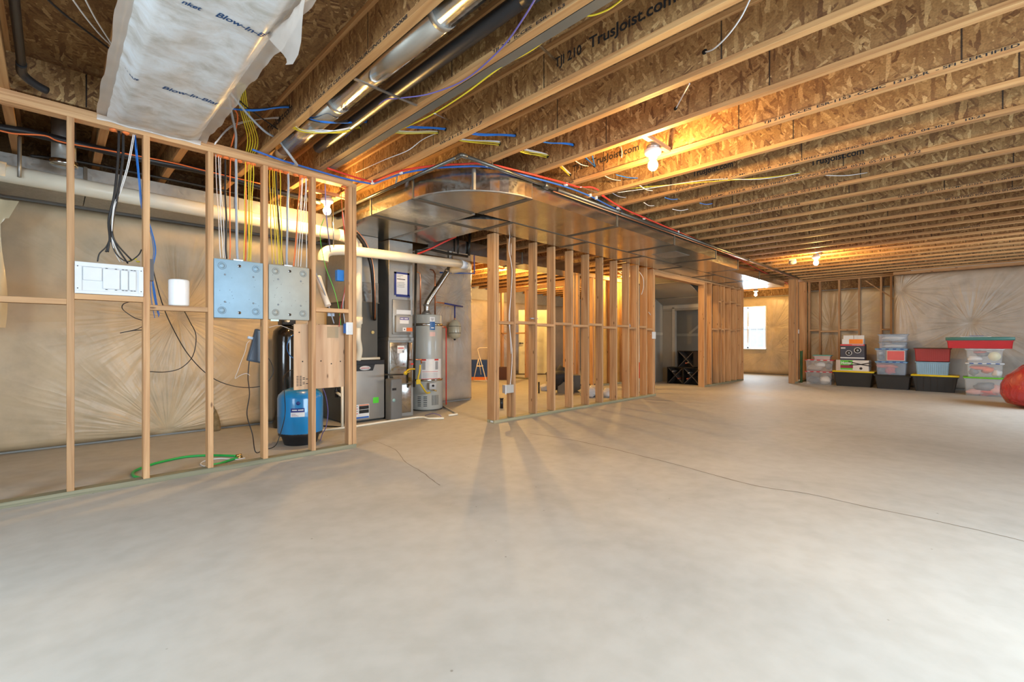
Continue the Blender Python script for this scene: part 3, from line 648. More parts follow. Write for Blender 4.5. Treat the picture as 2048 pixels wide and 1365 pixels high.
obj('access_panel', MB().bbox(6.75,7.25,3.2,3.6,DZ0-0.004,DZ0-0.0005,0.003,1), galv2, da)
# standing seam round the elbow
mb = MB(); A0 = arc(3.27, 3.81, 0.815, 180, 270); A1 = arc(3.27, 3.81, 0.790, 180, 270)
mb.prism(A0 + A1[::-1], DZ0-0.007, DZ0+0.003); obj('pittsburgh_seam', mb, galv2, da)
obj('vertical_seam', MB().box(2.705,2.735,3.20,3.225,DZ0,DZ1), galv2, da)
db = thing('trunk_duct', 'narrower galvanized duct running tight beside the wide trunk duct', 'duct', (4.4, 4.0, DZ0))
sec(db, [(3.26,4.29+g),(3.77,4.29+g),(3.77,5.5),(3.26,5.5)])
sec(db, arc(3.77-g, 4.29-g, 0.505, 180, 270) + [(3.77-g,4.29-g)])
for a, b in ((3.77,5.28),(5.28,6.80),(6.80,8.30),(8.30,9.80),(9.80,11.3),(11.3,13.0)): sec(db, [(a+g,3.785),(b-g,3.785),(b-g,4.27),(a+g,4.27)])
for x in (3.77,5.28,6.80,8.30,9.80,11.3): cleat_x(db, x, 3.785, 4.27)
cleat_y(db, 4.29, 3.265, 3.77); obj('joining_strip', MB().box(3.207,3.258,3.83,5.5,DZ0-.003,DZ0+.02), galv2, db)
strip = MB(); strip.box(3.8, 13.0, 3.757, 3.783, DZ0-0.004, DZ0+0.02); obj('joining_strip', strip, seam, db)
dc = thing('trunk_duct', 'grey duct in the rear room seen between the middle wall studs', 'duct', (6.0, 5.9, 2.43))
sec(dc, [(3.9,5.65),(5.9,5.65),(5.9,6.13),(3.9,6.13)]); sec(dc, [(5.91,5.65),(7.75,5.65),(7.75,6.13),(5.91,6.13)]); cleat_x(dc, 5.905, 5.65, 6.13)
dd = thing('trunk_duct', 'galvanized duct behind the cream plastic pipe at the upper left', 'duct', (0, 5.8, 2.36))
sec(dd, [(-2.35,5.62),(0.2,5.62),(0.2,6.1),(-2.35,6.1)], 2.36, 2.605, galv2); sec(dd, [(0.206,5.62),(2.45,5.62),(2.45,6.1),(0.206,6.1)], 2.36, 2.605, galv2)
obj('drive_cleat', MB().box(0.19,0.216,5.605,5.62,2.35,2.61), seam, dd); obj('drive_cleat', MB().box(1.39,1.42,5.605,5.62,2.35,2.61), seam, dd)
# round duct and drain in the joist bay at the top
rd = thing('round_duct', 'round silver duct running between two joists at the top', 'duct', (1.42, 2.0, 2.6))
X0 = 1.395
for a, b in ((4.15,3.1),(3.1,1.9),(1.9,0.6),(0.6,-1.2)): obj('duct_section', MB().tube([(X0,a-0.003,2.722),(X0,b+0.003,2.722)], 0.083, 24), galv, rd)
for y in (3.1,1.9,0.6): obj('joint_band', MB().tube([(X0,y-0.02,2.722),(X0,y+0.02,2.722)], 0.0855, 24), galv2, rd)
obj('elbow', MB().tube(smooth_path([(X0,4.14,2.722),(X0,4.30,2.722),(X0,4.50,2.722)],5), 0.080, 24), galv, rd)
tag(obj('strap_hanger', MB().beam((1.28,2.62,2.628),(1.72,2.62,2.628),0.022,0.006), steel), 'thin metal strap holding up the round silver duct', 'strap')
tag(obj('drain_pipe', MB().tube([(1.60,3.95,2.70),(1.60,-1.0,2.70)], 0.040, 18), blk), 'black plastic drain pipe beside the round silver duct', 'pipe')
tag(obj('drain_coupling', MB().tube([(1.60,1.42,2.70),(1.60,1.52,2.70)], 0.047, 18), blk), 'black coupling collar on the overhead drain pipe', 'pipe fitting')
tag(obj('metal_channel', MB().box(1.782,1.842,0.2,4.15,2.637,2.70), plain('channel_grey', (0.20,0.20,0.18), 0.4, 0.6)), 'flat grey metal channel hugging the joist right of the black pipe', 'channel')
# ================================================================ LAMPS
def lamp(label, x, y, z, power=1.0, group=None, box=True):
    t = thing('ceiling_lamp', label, 'lamp', (x, y, z+0.09), group)
    c = (x, y, z)
    obj('junction_box', MB().lathe([(0.050,0.118),(0.050,0.150),(0.048,0.152)], c, 18), galv2, t)
    obj('lamp_holder', MB().lathe([(0.032,0.046),(0.036,0.068),(0.060,0.080),(0.068,0.096),(0.068,0.113),(0.062,0.119)], c, 24), wht, t)
    obj('bulb_base', MB().lathe([(0.013,0.030),(0.0135,0.052),(0.0135,0.060)], c, 12), brass, t)
    e = bpy.data.materials.get('lit_bulb')
    if not e:
        e, nt, B, N, Lk = nodes_of('lit_bulb'); B.inputs['Base Color'].default_value = (1,1,1,1)
        B.inputs['Emission Color'].default_value = (*WARM, 1); B.inputs['Emission Strength'].default_value = 1.0
    m = e.copy(); m.node_tree.nodes['Principled BSDF'].inputs['Emission Strength'].default_value = BULB_W*power*0.62
    obj('bulb', MB().lathe([(0.001,-0.052),(0.018,-0.049),(0.031,-0.038),(0.0390,-0.018),(0.0395,-0.004),(0.034,0.014),(0.022,0.032),(0.015,0.046)], c, 20), m, t)
    if box: obj('mounting_block', MB().box(x-0.222, x+0.222, y-0.045, y-0.007, z+0.152, z+0.190), wx, t)
lamp('nearest bare lit bulb between the joists, right of the metal elbow duct', (JX(4)+JX(5))/2, 1.84, 2.50, 1.35)
lamp('bare lit bulb over the utility equipment, behind the end of the left stud wall', (JX(1)+JX(2))/2+.1, 4.93, 2.47, 1.1)
lamp('bare lit bulb further off over the storage totes', (JX(17)+JX(18))/2, 2.0, 2.49, 1.5)
lamp('bare lit bulb near the far window', 14.55, 4.45, 2.42, 0.9, box=False)
lamp('bare lit bulb in the rear room behind the middle stud wall', (JX(11)+JX(12))/2, 7.45, 2.50, 3.4)
lamp('unseen added bulb lighting the drywall behind the middle stud wall', 9.62, 5.85, 2.50, 1.3)  # unseen bulb, put behind a stud to light the rear drywall
sm = thing('smoke_detector', 'white round smoke detector hanging under the joists left of the distant bulb', 'smoke detector', (10.14, 2.44, 2.545))
obj('back_box', MB().box(10.09,10.19,2.39,2.49,2.60,2.6345), cgr, sm)
obj('housing', MB().lathe([(0.045,2.545),(0.062,2.552),(0.068,2.575),(0.068,2.598),(0.05,2.60)], (10.14,2.44,0), 24), plain('detector_beige', (0.30,0.29,0.27), .6), sm)
obj('vent_ring', MB().lathe([(0.022,2.538),(0.03,2.5445),(0.03,2.546)], (10.14,2.44,0), 16), cgr, sm)

lamp('unseen added bulb brightening the pale open door beyond the rear studs', 9.93, 9.02, 2.50, 1.7)  # extra hidden bulb, added to brighten the open door
# ================================================================ THINGS IN THE LEFT STUD WALL
pnA = plain('panel_zinc', (0.28,0.42,0.53), 0.55, 0.25, var=0.05, nscale=14)
kdk = plain('knockout_edge', (0.20,0.22,0.24), 0.5, 0.6)
def epanel(x0, x1, label, pnA):
    y = YW-0.006; z0, z1 = 1.238, 1.714; t = thing('breaker_box', label, 'electrical panel', ((x0+x1)/2, y+0.05, z0))
    obj('enclosure', MB().bbox(x0, x1, y, y+0.095, z0, z1, 0.004, 2), pnA, t)
    f = y-0.0008
    for cx_, cz_ in ((x0+.055,z1-.055),(x1-.055,z1-.055),(x0+.055,z0+.06),(x1-.055,z0+.06)):
        obj('knockout', MB().lathe([(0.030,0),(0.030,-0.0012),(0.0275,-0.0012),(0.0275,-0.0002),(0.021,-0.0002),(0.021,-0.0014),(0.0,-0.0014)], (cx_, f, cz_), 24, 'y'), pnA, t)
        obj('knockout_ring', MB().tube([(cx_+.029*math.cos(2*PI*k/24), f-.0012, cz_+.029*math.sin(2*PI*k/24)) for k in range(25)], .0010, 5, False), kdk, t); obj('knockout_ring', MB().tube([(cx_+.020*math.cos(2*PI*k/20), f-.0015, cz_+.020*math.sin(2*PI*k/20)) for k in range(21)], .0007, 5, False), kdk, t)
    for cx_, cz_ in ((x0+.075,z1-.125),(x1-.075,z1-.125),(x0+.075,z0+.13),(x1-.075,z0+.13)):
        obj('rivet', MB().lathe([(0.0075,0),(0.0065,-0.003),(0.0035,-0.0035),(0.0,-0.0010)], (cx_, f, cz_), 14, 'y'), kdk, t)
    mid = (x0+x1)/2
    for cz_ in (z1-.045, z0+.045):
        mb = MB(); mb.lathe([(0.0125,0),(0.0125,-0.0015),(0.0,-0.0016)], (mid, f, cz_), 16, 'y'); obj('keyhole_pad', mb, steel, t)
        mb = MB(); mb.lathe([(0.0065,0),(0.0065,-0.0030),(0.0,-0.0031)], (mid, f, cz_-0.002), 12, 'y'); mb.box(mid-0.0025, mid+0.0025, f-0.0031, f-0.002, cz_, cz_+0.011); obj('keyhole', mb, ink, t)
    rnd = random.Random(x0)
    mb = MB()
    for _ in range(14):
        cx_, cz_ = rnd.uniform(x0+.02, x1-.02), rnd.uniform(z0+.10, z1-.09); mb.lathe([(0.0022,0),(0.0022,-0.0004),(0,-0.0004)], (cx_, f, cz_), 6, 'y')
    o = obj('screw_holes', mb, ink, t); o['kind'] = 'stuff'
    obj('cable_clamp', MB().box(mid-.035, mid+.035, y+.03, y+.065, z1, z1+.014), steel, t)
    return t
epanel(0.907, 1.266, 'bluish zinc back of the electrical panel between studs, the left one of the pair', pnA)
epanel(1.312, 1.654, 'greyer zinc back of the electrical panel between studs, the right one of the pair', plain('panel_zinc_grey', (0.36,0.375,0.345), 0.55, 0.25, var=0.05, nscale=14))
tag(obj('device_tag', MB().box(*sorted((at_Y(541,0,4.27).x, at_Y(557,0,4.27).x)), 4.262, 4.270, 1.222, 1.2375), plain('pale_green_tag', (0.62,0.75,0.68), 0.5)), 'small pale plastic tag under the right electrical panel', 'tag')
# media panel
mp_ = thing('media_panel', 'white structured wiring panel mounted between two studs', 'wiring panel', (0.28, YW, 1.385))
x0, x1, z0, z1 = 0.101, 0.4635, 1.374, 1.590; yf = YW-0.006
obj('enclosure', MB().box(x0+0.006, x1-0.006, yf+0.004, yf+0.09, z0+0.004, z1-0.004), cgr, mp_)
fr = MB(); fr.bbox(x0,x1,yf-.006,yf+.004,z1-.030,z1,.002,1); fr.bbox(x0,x1,yf-.006,yf+.004,z0,z0+.022,.002,1); fr.box(x0,x0+.034,yf-.0058,yf+.0038,z0+.0215,z1-.0295); fr.box(x1-.026,x1,yf-.0058,yf+.0038,z0+.0215,z1-.0295)
obj('frame', fr, wht, mp_)
obj('back_tray', MB().box(x0+.03,x1-.02,yf+.0005,yf+.0035,z0+.02,z1-.02), wht, mp_)
def inner(a, b, c, d, nm): obj(nm, MB().bbox(x0+a, x0+b, yf-.010, yf+.001, z0+c, z0+d, 0.003, 1), wht, mp_)
inner(.040,.138,.092,.184,'module_cover'); inner(.141,.232,.040,.180,'module_cover'); inner(.236,.277,.040,.178,'module_cover'); inner(.281,.322,.040,.176,'module_cover')
for a in (.155,.205,.243,.262,.290,.308): obj('latch', MB().box(x0+a, x0+a+.012, yf-.0108, yf-.0098, z0+.181, z0+.185), ink, mp_); obj('latch', MB().box(x0+a, x0+a+.012, yf-.0108, yf-.0098, z0+.033, z0+.037), ink, mp_)
for a, c in ((.014,.035),(.014,.185),(.350,.035),(.350,.185)): obj('screw', MB().lathe([(0.0035,0),(0.0035,-0.0015),(0,-0.0015)], (x0+a, yf-.006, z0+c), 8, 'y'), ink, mp_)
# router on the blocking
rt = thing('wifi_router', 'white rounded cylinder router standing on the blocking between studs', 'router', (0.685, YW+.045, 1.318))
obj('body', MB().lathe([(0.064,0.006),(0.066,0.012),(0.0675,0.19),(0.066,0.200),(0.060,0.205),(0.0,0.2055)], (0.685,YW+.045,1.318), 32), plain('router_white', (0.86,0.87,0.88), 0.22, coat=0.4), rt)
obj('base_ring', MB().lathe([(0.060,0.0),(0.062,0.006)], (0.685,YW+.045,1.318), 32), plain('router_base', (0.45,0.38,0.30), 0.5), rt)
# light switch on the end stud
sw = thing('light_switch', 'white rocker light switch on the end stud of the left wall', 'light switch', (2.035, YW-.01, 1.11))
obj('cover_plate', MB().bbox(2.000,2.070,YW-.012,YW-.004,1.112,1.232,0.003,2), wht, sw)
obj('rocker', MB().bbox(2.018,2.052,YW-.016,YW-.0115,1.138,1.206,0.002,1), wht, sw)
obj('wall_box', MB().box(2.005,2.030,YW-.004,YW+.06,1.125,1.220), cbl, sw)
# wires: path points are (u, v, wall depth)
def wire(name, label, cat, pts, m, r=0.0028, group=None, n=6, per=6):
    P = [p.copy() if isinstance(p, Vector) else (at_Y(*p) if len(p) == 3 else Vector(p[:3])) for p in pts]
    return tag(obj(name, MB().tube(smooth_path(P, per), r, n), m), label, cat, group)
YC = YW+0.045; ZT = ZJ-0.075
rw = random.Random(4)
def drop(uT, uB, vB, m, r, lab, grp, nm, zB=1.728, above=True):
    xT, xB = XaY(uT, YC), XaY(uB, YC); yj = YC+rw.uniform(-.015,.015)
    zs = [ZT+.01, ZT-.12, ZT-.30, ZT-.52, zB+.10, zB]
    pts = []
    for i, z in enumerate(zs):
        a = (ZT+.01-z)/(ZT+.01-zB); pts.append(Vector((xT+(xB-xT)*(a**1.3)+rw.uniform(-.004,.004)*(0<i<5), yj+rw.uniform(-.006,.006)*(0<i<5), z)))
    return tag(obj(nm, MB().tube(smooth_path(pts,5), r, 6), m), lab, 'cable', grp)
for a,b in ((431,441),(436,446),(441,451)): drop(a,b,0,cwh,0.0034,'white cable dropping into the left electrical panel','white cables into the left panel','white_cable')
drop(451,454,0,cbk,0.0075,'thick black cable dropping into the left electrical panel',None,'black_cable')
drop(461,459.5,0,cor,0.0045,'thin orange cable dropping into the left electrical panel',None,'orange_cable')
drop(471,475,0,cgr,0.0105,'fat grey cable bending into the top of the left electrical panel',None,'grey_cable')
drop(492,491,0,cor,0.0065,'thicker orange cable beside the yellow ones into the left electrical panel',None,'orange_cable')
for a,b in ((490,487),(498,495),(502,498),(506,501)): drop(a,b,0,cyl,0.0038,'yellow cable dropping into the left electrical panel','yellow cables into the left panel','yellow_cable')
for a,b in ((540,545),(545,553),(549,558),(554,561),(559,564)): drop(a,b,0,cyl,0.0038,'yellow cable dropping into the right electrical panel','yellow cables into the right panel','yellow_cable')
drop(552,566,0,cbk,0.0065,'black cable dropping into the right electrical panel',None,'black_cable')
drop(577,575,0,cgr,0.0100,'fat grey cable dropping into the right electrical panel',None,'grey_cable')
drop(600,587,0,cor,0.0060,'orange cable dropping into the right electrical panel',None,'orange_cable')
for a,b in ((604,592),(607,597),(611,601),(614,614)): drop(a,b,0,cwh,0.0034,'white cable dropping into the right electrical panel','white cables into the right panel','white_cable')
# bundle to the media panel
for k in range(4):
    o = 2.2*k
    wire('black_cable', 'black coax cable in the bundle hanging down to the white wiring panel', 'cable', [(237+o,262,YC),(235+o,320,YC),(228+o,390,YC),(217+o,440,YC+.01),(219+o*.6,478,YC),(216-o*2,505,YC)] if k < 2 else [(241+o,266,YC),(240+o,320,YC),(230+o,390,YC),(220+o,440,YC+.01),(222+o,480,YC),(240+8*k,528-6*(k==3),YC+.03)], cbk, 0.0055, 'black coax bundle over the wiring panel')
wire('black_cable', 'black cable splitting off left into the top of the white wiring panel', 'cable', [(219,480,YC),(212,495,YC),(199,508,YC),(195,524,YC)], cbk, 0.004)
wire('black_cable', 'black cable curving right to end near the second stud from the left', 'cable', [(221,478,YC),(232,508,YC),(255,524,YC),(276,512,YC),(283,500,YC)], cbk, 0.004)
for k in range(2): wire('white_cable', 'thin white cable slanting down beside the black coax bundle', 'cable', [(270-3*k,266,YC),(258-3*k,330,YC),(243-3*k,380,YC),(229-2*k,415,YC),(224,470,YC),(228+5*k,500,YC),(240+6*k,525,YC+.03)], cwh, 0.0028, 'white cables beside the black bundle')
for k in range(6):
    o = rw.uniform(-3,3)
    wire('blue_cable', 'blue network cable hanging past the second stud from the left', 'cable', [(271,270,YC),(272+o,300,YC),(278+o,360,YC),(284+o,415,YC+.05),(298+o,450,YC+.06),(309+o*1.5,500,YC+.05),(303+o,545,YC+.05),(305+3*o,590,YC+.05),(313+3*o,625+5*k%13,YC+.045)], cbl, 0.0024, 'blue network cables beside the second stud')
tag(obj('network_module', MB().box(.503,.530,YW+.03,YW+.085,1.50,1.66), plain('module_grey', (0.12,0.12,0.13), 0.5)), 'small dark grey wiring module on the side of the second stud from the left', 'wiring module')
for i, (a, b) in enumerate(((262,522),(270,519),(276,524))): tag(obj('cable_label', MB().blob(at_Y(a, b, YC+.035), 0.012, 0.006, 0.006, i), cyl), 'yellow tag on a black cable at the top of the white wiring panel', 'cable tag', 'yellow tags over the wiring panel')
# loose black loops
wire('black_cable', 'short black cable looping left behind the studs below the wiring panel', 'cable', [(290,642,YC+.06),(270,637,YC+.12),(246,620,YC+.12),(247,609,YC+.10),(262,604,YC+.06)], cbk, 0.0032)
wire('black_cable', 'forked black cable end pointing left below the wiring panel', 'cable', [(292,650,YC+.06),(272,660,YC+.12),(240,667,YC+.12),(268,662,YC+.12),(292,661,YC+.06)], cbk, 0.0032)
wire('black_cable', 'black cable hanging from the router blocking in a big curl', 'cable', [(368,622,YC),(380,645,YC+.2),(392,672,YC+.25),(386,712,YC+.25),(362,737,YC+.25),(330,745,YC+.25),(298,744,YC+.2)], cbk, 0.0034)
wire('black_cable', 'long black cable sagging from the second stud to behind the panels', 'cable', [(305,535,YC+.05),(322,600,YC+.08),(342,650,YC+.12),(378,712,YC+.2),(425,757,YC+.25),(478,775,YC+.25),(525,772,YC+.2),(546,748,YC+.2),(543,728,YC+.2),(533,713,YC+.2)], cbk, 0.0036)
wire('power_cord', 'black cord falling from the tilted box to the floor and up past the blue tank', 'cord', [(499,718,YC+.18),(496,755,YC+.18),(499,790,YC+.18),(494,830,YC+.18),(505,870,YC+.16),(511,905,YC+.06),(527,901,YC+.12),(550,893,YC+.22),(561,868,YC+.25),(570,830,4.64),(569,790,4.63),(566,760,4.7),(575,745,4.9),(586,740,5.4)], cbk, 0.0042)
wire('white_cable', 'tangled thin white wire hanging left of the blue-grey box', 'cable', [(500,682,YC+.15),(494,688,YC+.15),(490,705,YC+.15),(482,725,YC+.15),(476,742,YC+.15),(470,758,YC+.15),(480,752,YC+.15),(492,748,YC+.15),(500,752,YC+.15)], cwh, 0.002)
# tilted control box
cb = thing('control_box', 'tilted blue-grey box hanging behind the studs left of the black tank', 'control box', at_Y(515,693,4.50))
cc = at_Y(515,693,4.50); a_ = math.radians(14)
bx = MB(); bx.bbox(-.052,.052,-.03,.03,-.145,.145,.006,2); M_ = Matrix.Translation(cc) @ Matrix.Rotation(a_, 4, 'Y')
bx.v = [M_ @ v for v in bx.v]; obj('housing', bx, plain('slate_blue', (0.06,0.085,0.12), 0.4), cb)
lid = MB(); lid.bbox(-.046,.046,-.036,-.0305,-.135,.135,.003,1); lid.v = [M_ @ v for v in lid.v]; obj('front_cover', lid, plain('slate_blue2', (0.05,0.07,0.10), 0.3), cb)
pg = MB(); pg.bbox(-.095,-.053,-.012,.012,.045,.068,.003,1); pg.v = [M_ @ v for v in pg.v]; obj('plug', pg, plain('plug_blue', (0.45,0.55,0.68), 0.4), cb)
# plywood backer
pb = MB(); pb.box(at_Y(587,0,4.385).x, at_Y(687,0,4.385).x, 4.372, 4.386, 0.60, 1.205)
pbt = thing('plywood_panel', 'plywood backing board with knots fixed behind the studs above the blue tank', 'board', (1.8, 4.378, 0.6))
obj('board', pb, ply, pbt)
obj('pipe_cutout', MB().box(1.86,1.97,4.3705,4.3715,1.08,1.19), plain('cutout_tan', (0.42,0.30,0.18), 0.8), pbt)
for k in range(7):
    mbk = MB()
    for q in range(2+k%3): mbk.box(1.575+.028*q, 1.595+.028*q, 4.3711, 4.3717, .72-.014*k, .726-.014*k)
    o_ = obj('grade_stamp', mbk, ink, pbt)
for p in ((1.60,1.13),(1.63,0.86),(1.80,0.86),(1.9,0.83),(1.99,0.85)): obj('screw', MB().lathe([(0.006,0),(0.006,-0.002),(0,-0.002)], (p[0],4.3715,p[1]), 10, 'y'), ink, pbt)
wire('white_cable', 'loose white cable looping behind the right panel above the black tank', 'cable', [(538,656,4.45),(560,652,4.45),(590,662,4.45),(610,655,4.42),(620,630,4.42)], cwh, 0.0022)
# wires in the last bay
wire('green_cable', 'bright green ground wire hanging through the last stud bay', 'cable', [(648,438,4.42),(640,470,4.42),(650,530,4.40),(668,580,4.40),(678,620,4.40),(682,655,4.41)], cgn, 0.003)
wire('blue_pipe', 'lavender-blue tube hanging in the last stud bay above the white pipe elbow', 'tube', [(650,362,4.5),(652,420,4.5),(655,455,4.5),(661,504,5.13)], plain('lavender', (0.20,0.23,0.62), 0.4), 0.006)
wire('red_wire', 'red wire running down the end studs to the light switch', 'cable', [(684,430,4.36),(690,470,4.36),(692,520,4.36),(690,575,4.36),(682,620,4.36),(678,655,4.36)], plain('red_wire', (0.62,0.03,0.03), 0.4), 0.0028)
wire('white_cable', 'white cable running down the end studs to the light switch', 'cable', [(686,425,4.375),(690,470,4.375),(694,520,4.375),(692,570,4.375),(686,610,4.375),(690,648,4.36)], cwh, 0.004)
wire('orange_cable', 'orange cable down the inside of the end stud', 'cable', [(682,385,4.37),(685,430,4.37),(690,480,4.37),(693,520,4.38)], cor, 0.004)
tag(obj('junction_box', MB().bbox(at_Y(673.5,0,4.40).x, at_Y(687,0,4.40).x, 4.382, 4.44, at_Y(680,563,4.4).z, at_Y(680,541,4.4).z, .003, 1), plain('box_blue', (0.02,0.20,0.60), 0.4)), 'small blue plastic electrical box on the end stud', 'electrical box')
tag(obj('outlet_plate', MB().box(at_Y(655,0,4.42).x, at_Y(668,0,4.42).x, 4.41, 4.43, at_Y(660,633,4.4).z, at_Y(660,626,4.4).z), plain('plug_blue', (0.45,0.55,0.68), 0.4)), 'small pale blue connector under the blocking in the last bay', 'connector')
wire('black_cable', 'black cord sagging from the pale connector above the plywood', 'cord', [(637,650,4.40),(655,656,4.40),(665,651,4.40),(668,638,4.41)], cbk, 0.004)
wire('yellow_tube', 'white plastic funnel pipe leaning across the last stud bay', 'pipe', [(636,555,4.55),(648,592,4.45),(656,612,4.40)], plain('milky', (0.85,0.80,0.68), 0.4), 0.030, n=12)
wire('steel_rod', 'dark slanting tube crossing behind the last stud bay', 'tube', [(628,540,4.38),(650,590,4.42),(668,648,4.40)], cgr, 0.006)

# ================================================================ GREEN HOSE
ho = thing('garden_hose', 'green hose curled on the floor behind the left stud wall', 'hose', at_Z(330,930,0))
hp = [at_Z(u,v,.011) for u,v in ((472,913),(440,912),(410,912),(370,915),(330,923),(300,931),(278,939),(266,946),(268,953),(280,957),(292,960))]
obj('tube', MB().tube(smooth_path(hp, 8), 0.0105, 10), plain('hose_green', (0.02,0.36,0.07), 0.35), ho)
obj('brass_coupling', MB().tube([hp[0], hp[0]+Vector((.045,-.01,0.002))], 0.014, 12), brass, ho)
ho2 = thing('garden_hose', 'short green hose end lying across the white cable by the third stud', 'hose', at_Z(450,925,0))
h2 = [at_Z(u,v,.012) for u,v in ((424,931),(440,928),(458,922),(474,917))]
obj('tube', MB().tube(smooth_path(h2, 6), 0.0105, 10), MATS['hose_green'], ho2); obj('brass_coupling', MB().tube([h2[-1], h2[-1]+Vector((.04,.01,0))], 0.014, 12), brass, ho2)
wire('white_tube', 'thin white tube curled on the floor beside the hose ends', 'tube', [tuple(at_Z(u,v,.006)) + (0,) for u,v in ((490,917),(470,920),(440,918),(412,922),(401,929),(412,934),(430,933))], cwh, 0.005)

# ================================================================ WATER TREATMENT
bt = thing('pressure_tank', 'bright blue round pressure tank on a black base behind the left studs', 'water tank', (1.80, 4.88, 0))
tb = plain('tank_blue', (0.008,0.22,0.52), 0.30, coat=0.5, var=0.03)
c = (1.80, 4.88, 0)
obj('tank', MB().lathe([(0.205,0.115),(0.2145,0.135),(0.215,0.285),(0.2165,0.292),(0.215,0.300),(0.215,0.47),(0.205,0.505),(0.165,0.545),(0.10,0.567),(0.0,0.575)], c, 48), tb, bt)
obj('base', MB().lathe([(0.150,0.0),(0.155,0.004),(0.180,0.085),(0.208,0.10),(0.2100,0.135),(0.200,0.14)], c, 40), blk, bt)
obj('valve', MB().lathe([(0.02,0.57),(0.02,0.61),(0.012,0.615)], c, 12), wht, bt)
obj('valve_cap', MB().tube([(1.80,4.84,0.60),(1.80,4.79,0.585)], 0.016, 10), tb, bt)
vd = (Vector((0,0,0))-Vector((1.80,4.88,0))).normalized(); sd_ = Vector((-vd.y, vd.x, 0))
def on_cyl(center, R, ang, z): # ang measured from the camera-facing line
    v = vd0 = Vector((math.cos(ang), math.sin(ang), 0)); return Vector(center) + v*R + Vector((0,0,z))
def cyl_label(name, center, R, a0, a1, z0, z1, m, parent, n=10, off=0.0012):
    mb = MB(); vs = []
    for k in range(n+1):
        a = a0+(a1-a0)*k/n
        for z in (z0, z1): vs.append((center[0]+(R+off)*math.cos(a), center[1]+(R+off)*math.sin(a), z))
    mb.add(vs, [(2*k,2*k+2,2*k+3,2*k+1) for k in range(n)], True); return obj(name, mb, m, parent)
def cam_ang(c): return math.atan2(-c[1], -c[0])
def cyl_text(name, s, m, center, R, a_mid, wid, z, hh, parent, off=0.002):
    V = None
    d = Vector((math.cos(a_mid), math.sin(a_mid), 0)); r = Vector((-d.y, d.x, 0))
    o = text_part(name, s, m, Vector(center) + d*(R+off) - r*wid/2 + Vector((0,0,z)), r, (0,0,1), wid, hh, parent, 0.0)
    me = o.data; off_ = wloc(parent)
    for v in me.vertices:   # wrap round the tank
        p = v.co + off_ - Vector(center); a = p.dot(r)/R; q = d*math.cos(a)*(R+off) + r*math.sin(a)*(R+off); v.co = Vector(center) + Vector((q.x, q.y, p.z)) - off_
    return o
ca = cam_ang(c); navy = plain('label_navy', (0.02,0.035,0.20), 0.4); lw = plain('label_white', (0.78,0.79,0.80), 0.45)
cyl_label('label', c, 0.215, ca-0.42, ca+0.17, 0.345, 0.385, navy, bt); cyl_label('label', c, 0.215, ca-0.42, ca+0.17, 0.300, 0.345, lw, bt)
plain('label_red', (0.6,0.05,0.04), 0.5)
cyl_label('text_line', c, 0.215, ca-0.36, ca-0.15, 0.362, 0.372, lw, bt, off=.0024); cyl_label('text_line', c, 0.215, ca-0.11, ca+0.12, 0.362, 0.372, lw, bt, off=.0024)
for k in range(3): cyl_label('text_line', c, 0.215, ca-0.38, ca-0.2+.06*k, 0.326-.009*k, 0.329-.009*k, MATS['label_red'] if k == 1 else navy, bt, off=.0024)
em = MB(); em.lathe([(0.020,0),(0.018,-0.002),(0.0,-0.002)], (0,-0.2155,0.435), 8, 'y'); Re = Matrix.Translation(Vector(c)) @ Matrix.Rotation(ca-0.10+PI/2, 4, 'Z'); em.v = [Re @ v for v in em.v]; obj('emblem', em, navy, bt)
kt = thing('softener_tank', 'tall glossy black cylinder tank behind the right electrical panel', 'water tank', (2.03, 5.95, 0))
c2 = (2.03, 5.95, 0)
gb = plain('gloss_black', (0.012,0.010,0.008), 0.14, coat=0.6)
obj('tank', MB().lathe([(0.150,0.0),(0.158,0.01),(0.160,0.05),(0.160,1.10),(0.150,1.17),(0.11,1.22),(0.05,1.245)], c2, 40), gb, kt)
obj('valve_head', MB().bbox(1.95,2.11,5.87,6.03,1.245,1.34,.01,2), blk, kt)
obj('bypass_pipe', MB().tube([(1.97,5.80,1.29),(1.97,5.75,1.29),(1.97,5.72,1.29)], 0.018, 10), pvc, kt)
wire('blue_tube', 'lavender-blue tube arching beside the black tank behind the plywood', 'tube', [(592,668,5.2),(580,676,5.2),(574,695,5.2),(580,712,5.2),(592,720,5.2)], cbl, 0.005)
wire('blue_tube', 'thin dark blue tube running down the right side of the blue tank', 'tube', [(646,778,4.78),(652,795,4.78),(656,825,4.80),(652,855,4.80),(645,868,4.82),(640,885,4.84)], cpu, 0.0045)
bag = thing('canvas_bag', 'small khaki bag slumped against the insulation behind the third stud', 'bag', at_Z(434,862,0))
bb = at_Z(432,863,0); m_bag = plain('khaki', (0.22,0.16,0.08), 0.9, var=0.35, nscale=18, bump=0.4)
gm = MB(); 
prof = [(0.045,0.0),(0.055,0.02),(0.05,0.08),(0.035,0.16),(0.015,0.22),(0.003,0.25)]
gm.lathe(prof, bb+Vector((0,0.02,0)), 12); obj('body', gm, m_bag, bag); obj('tie_strap', MB().tube([bb+Vector((0,0.0,.22)), bb+Vector((-.02,0.05,.30))], 0.006, 6), m_bag, bag)

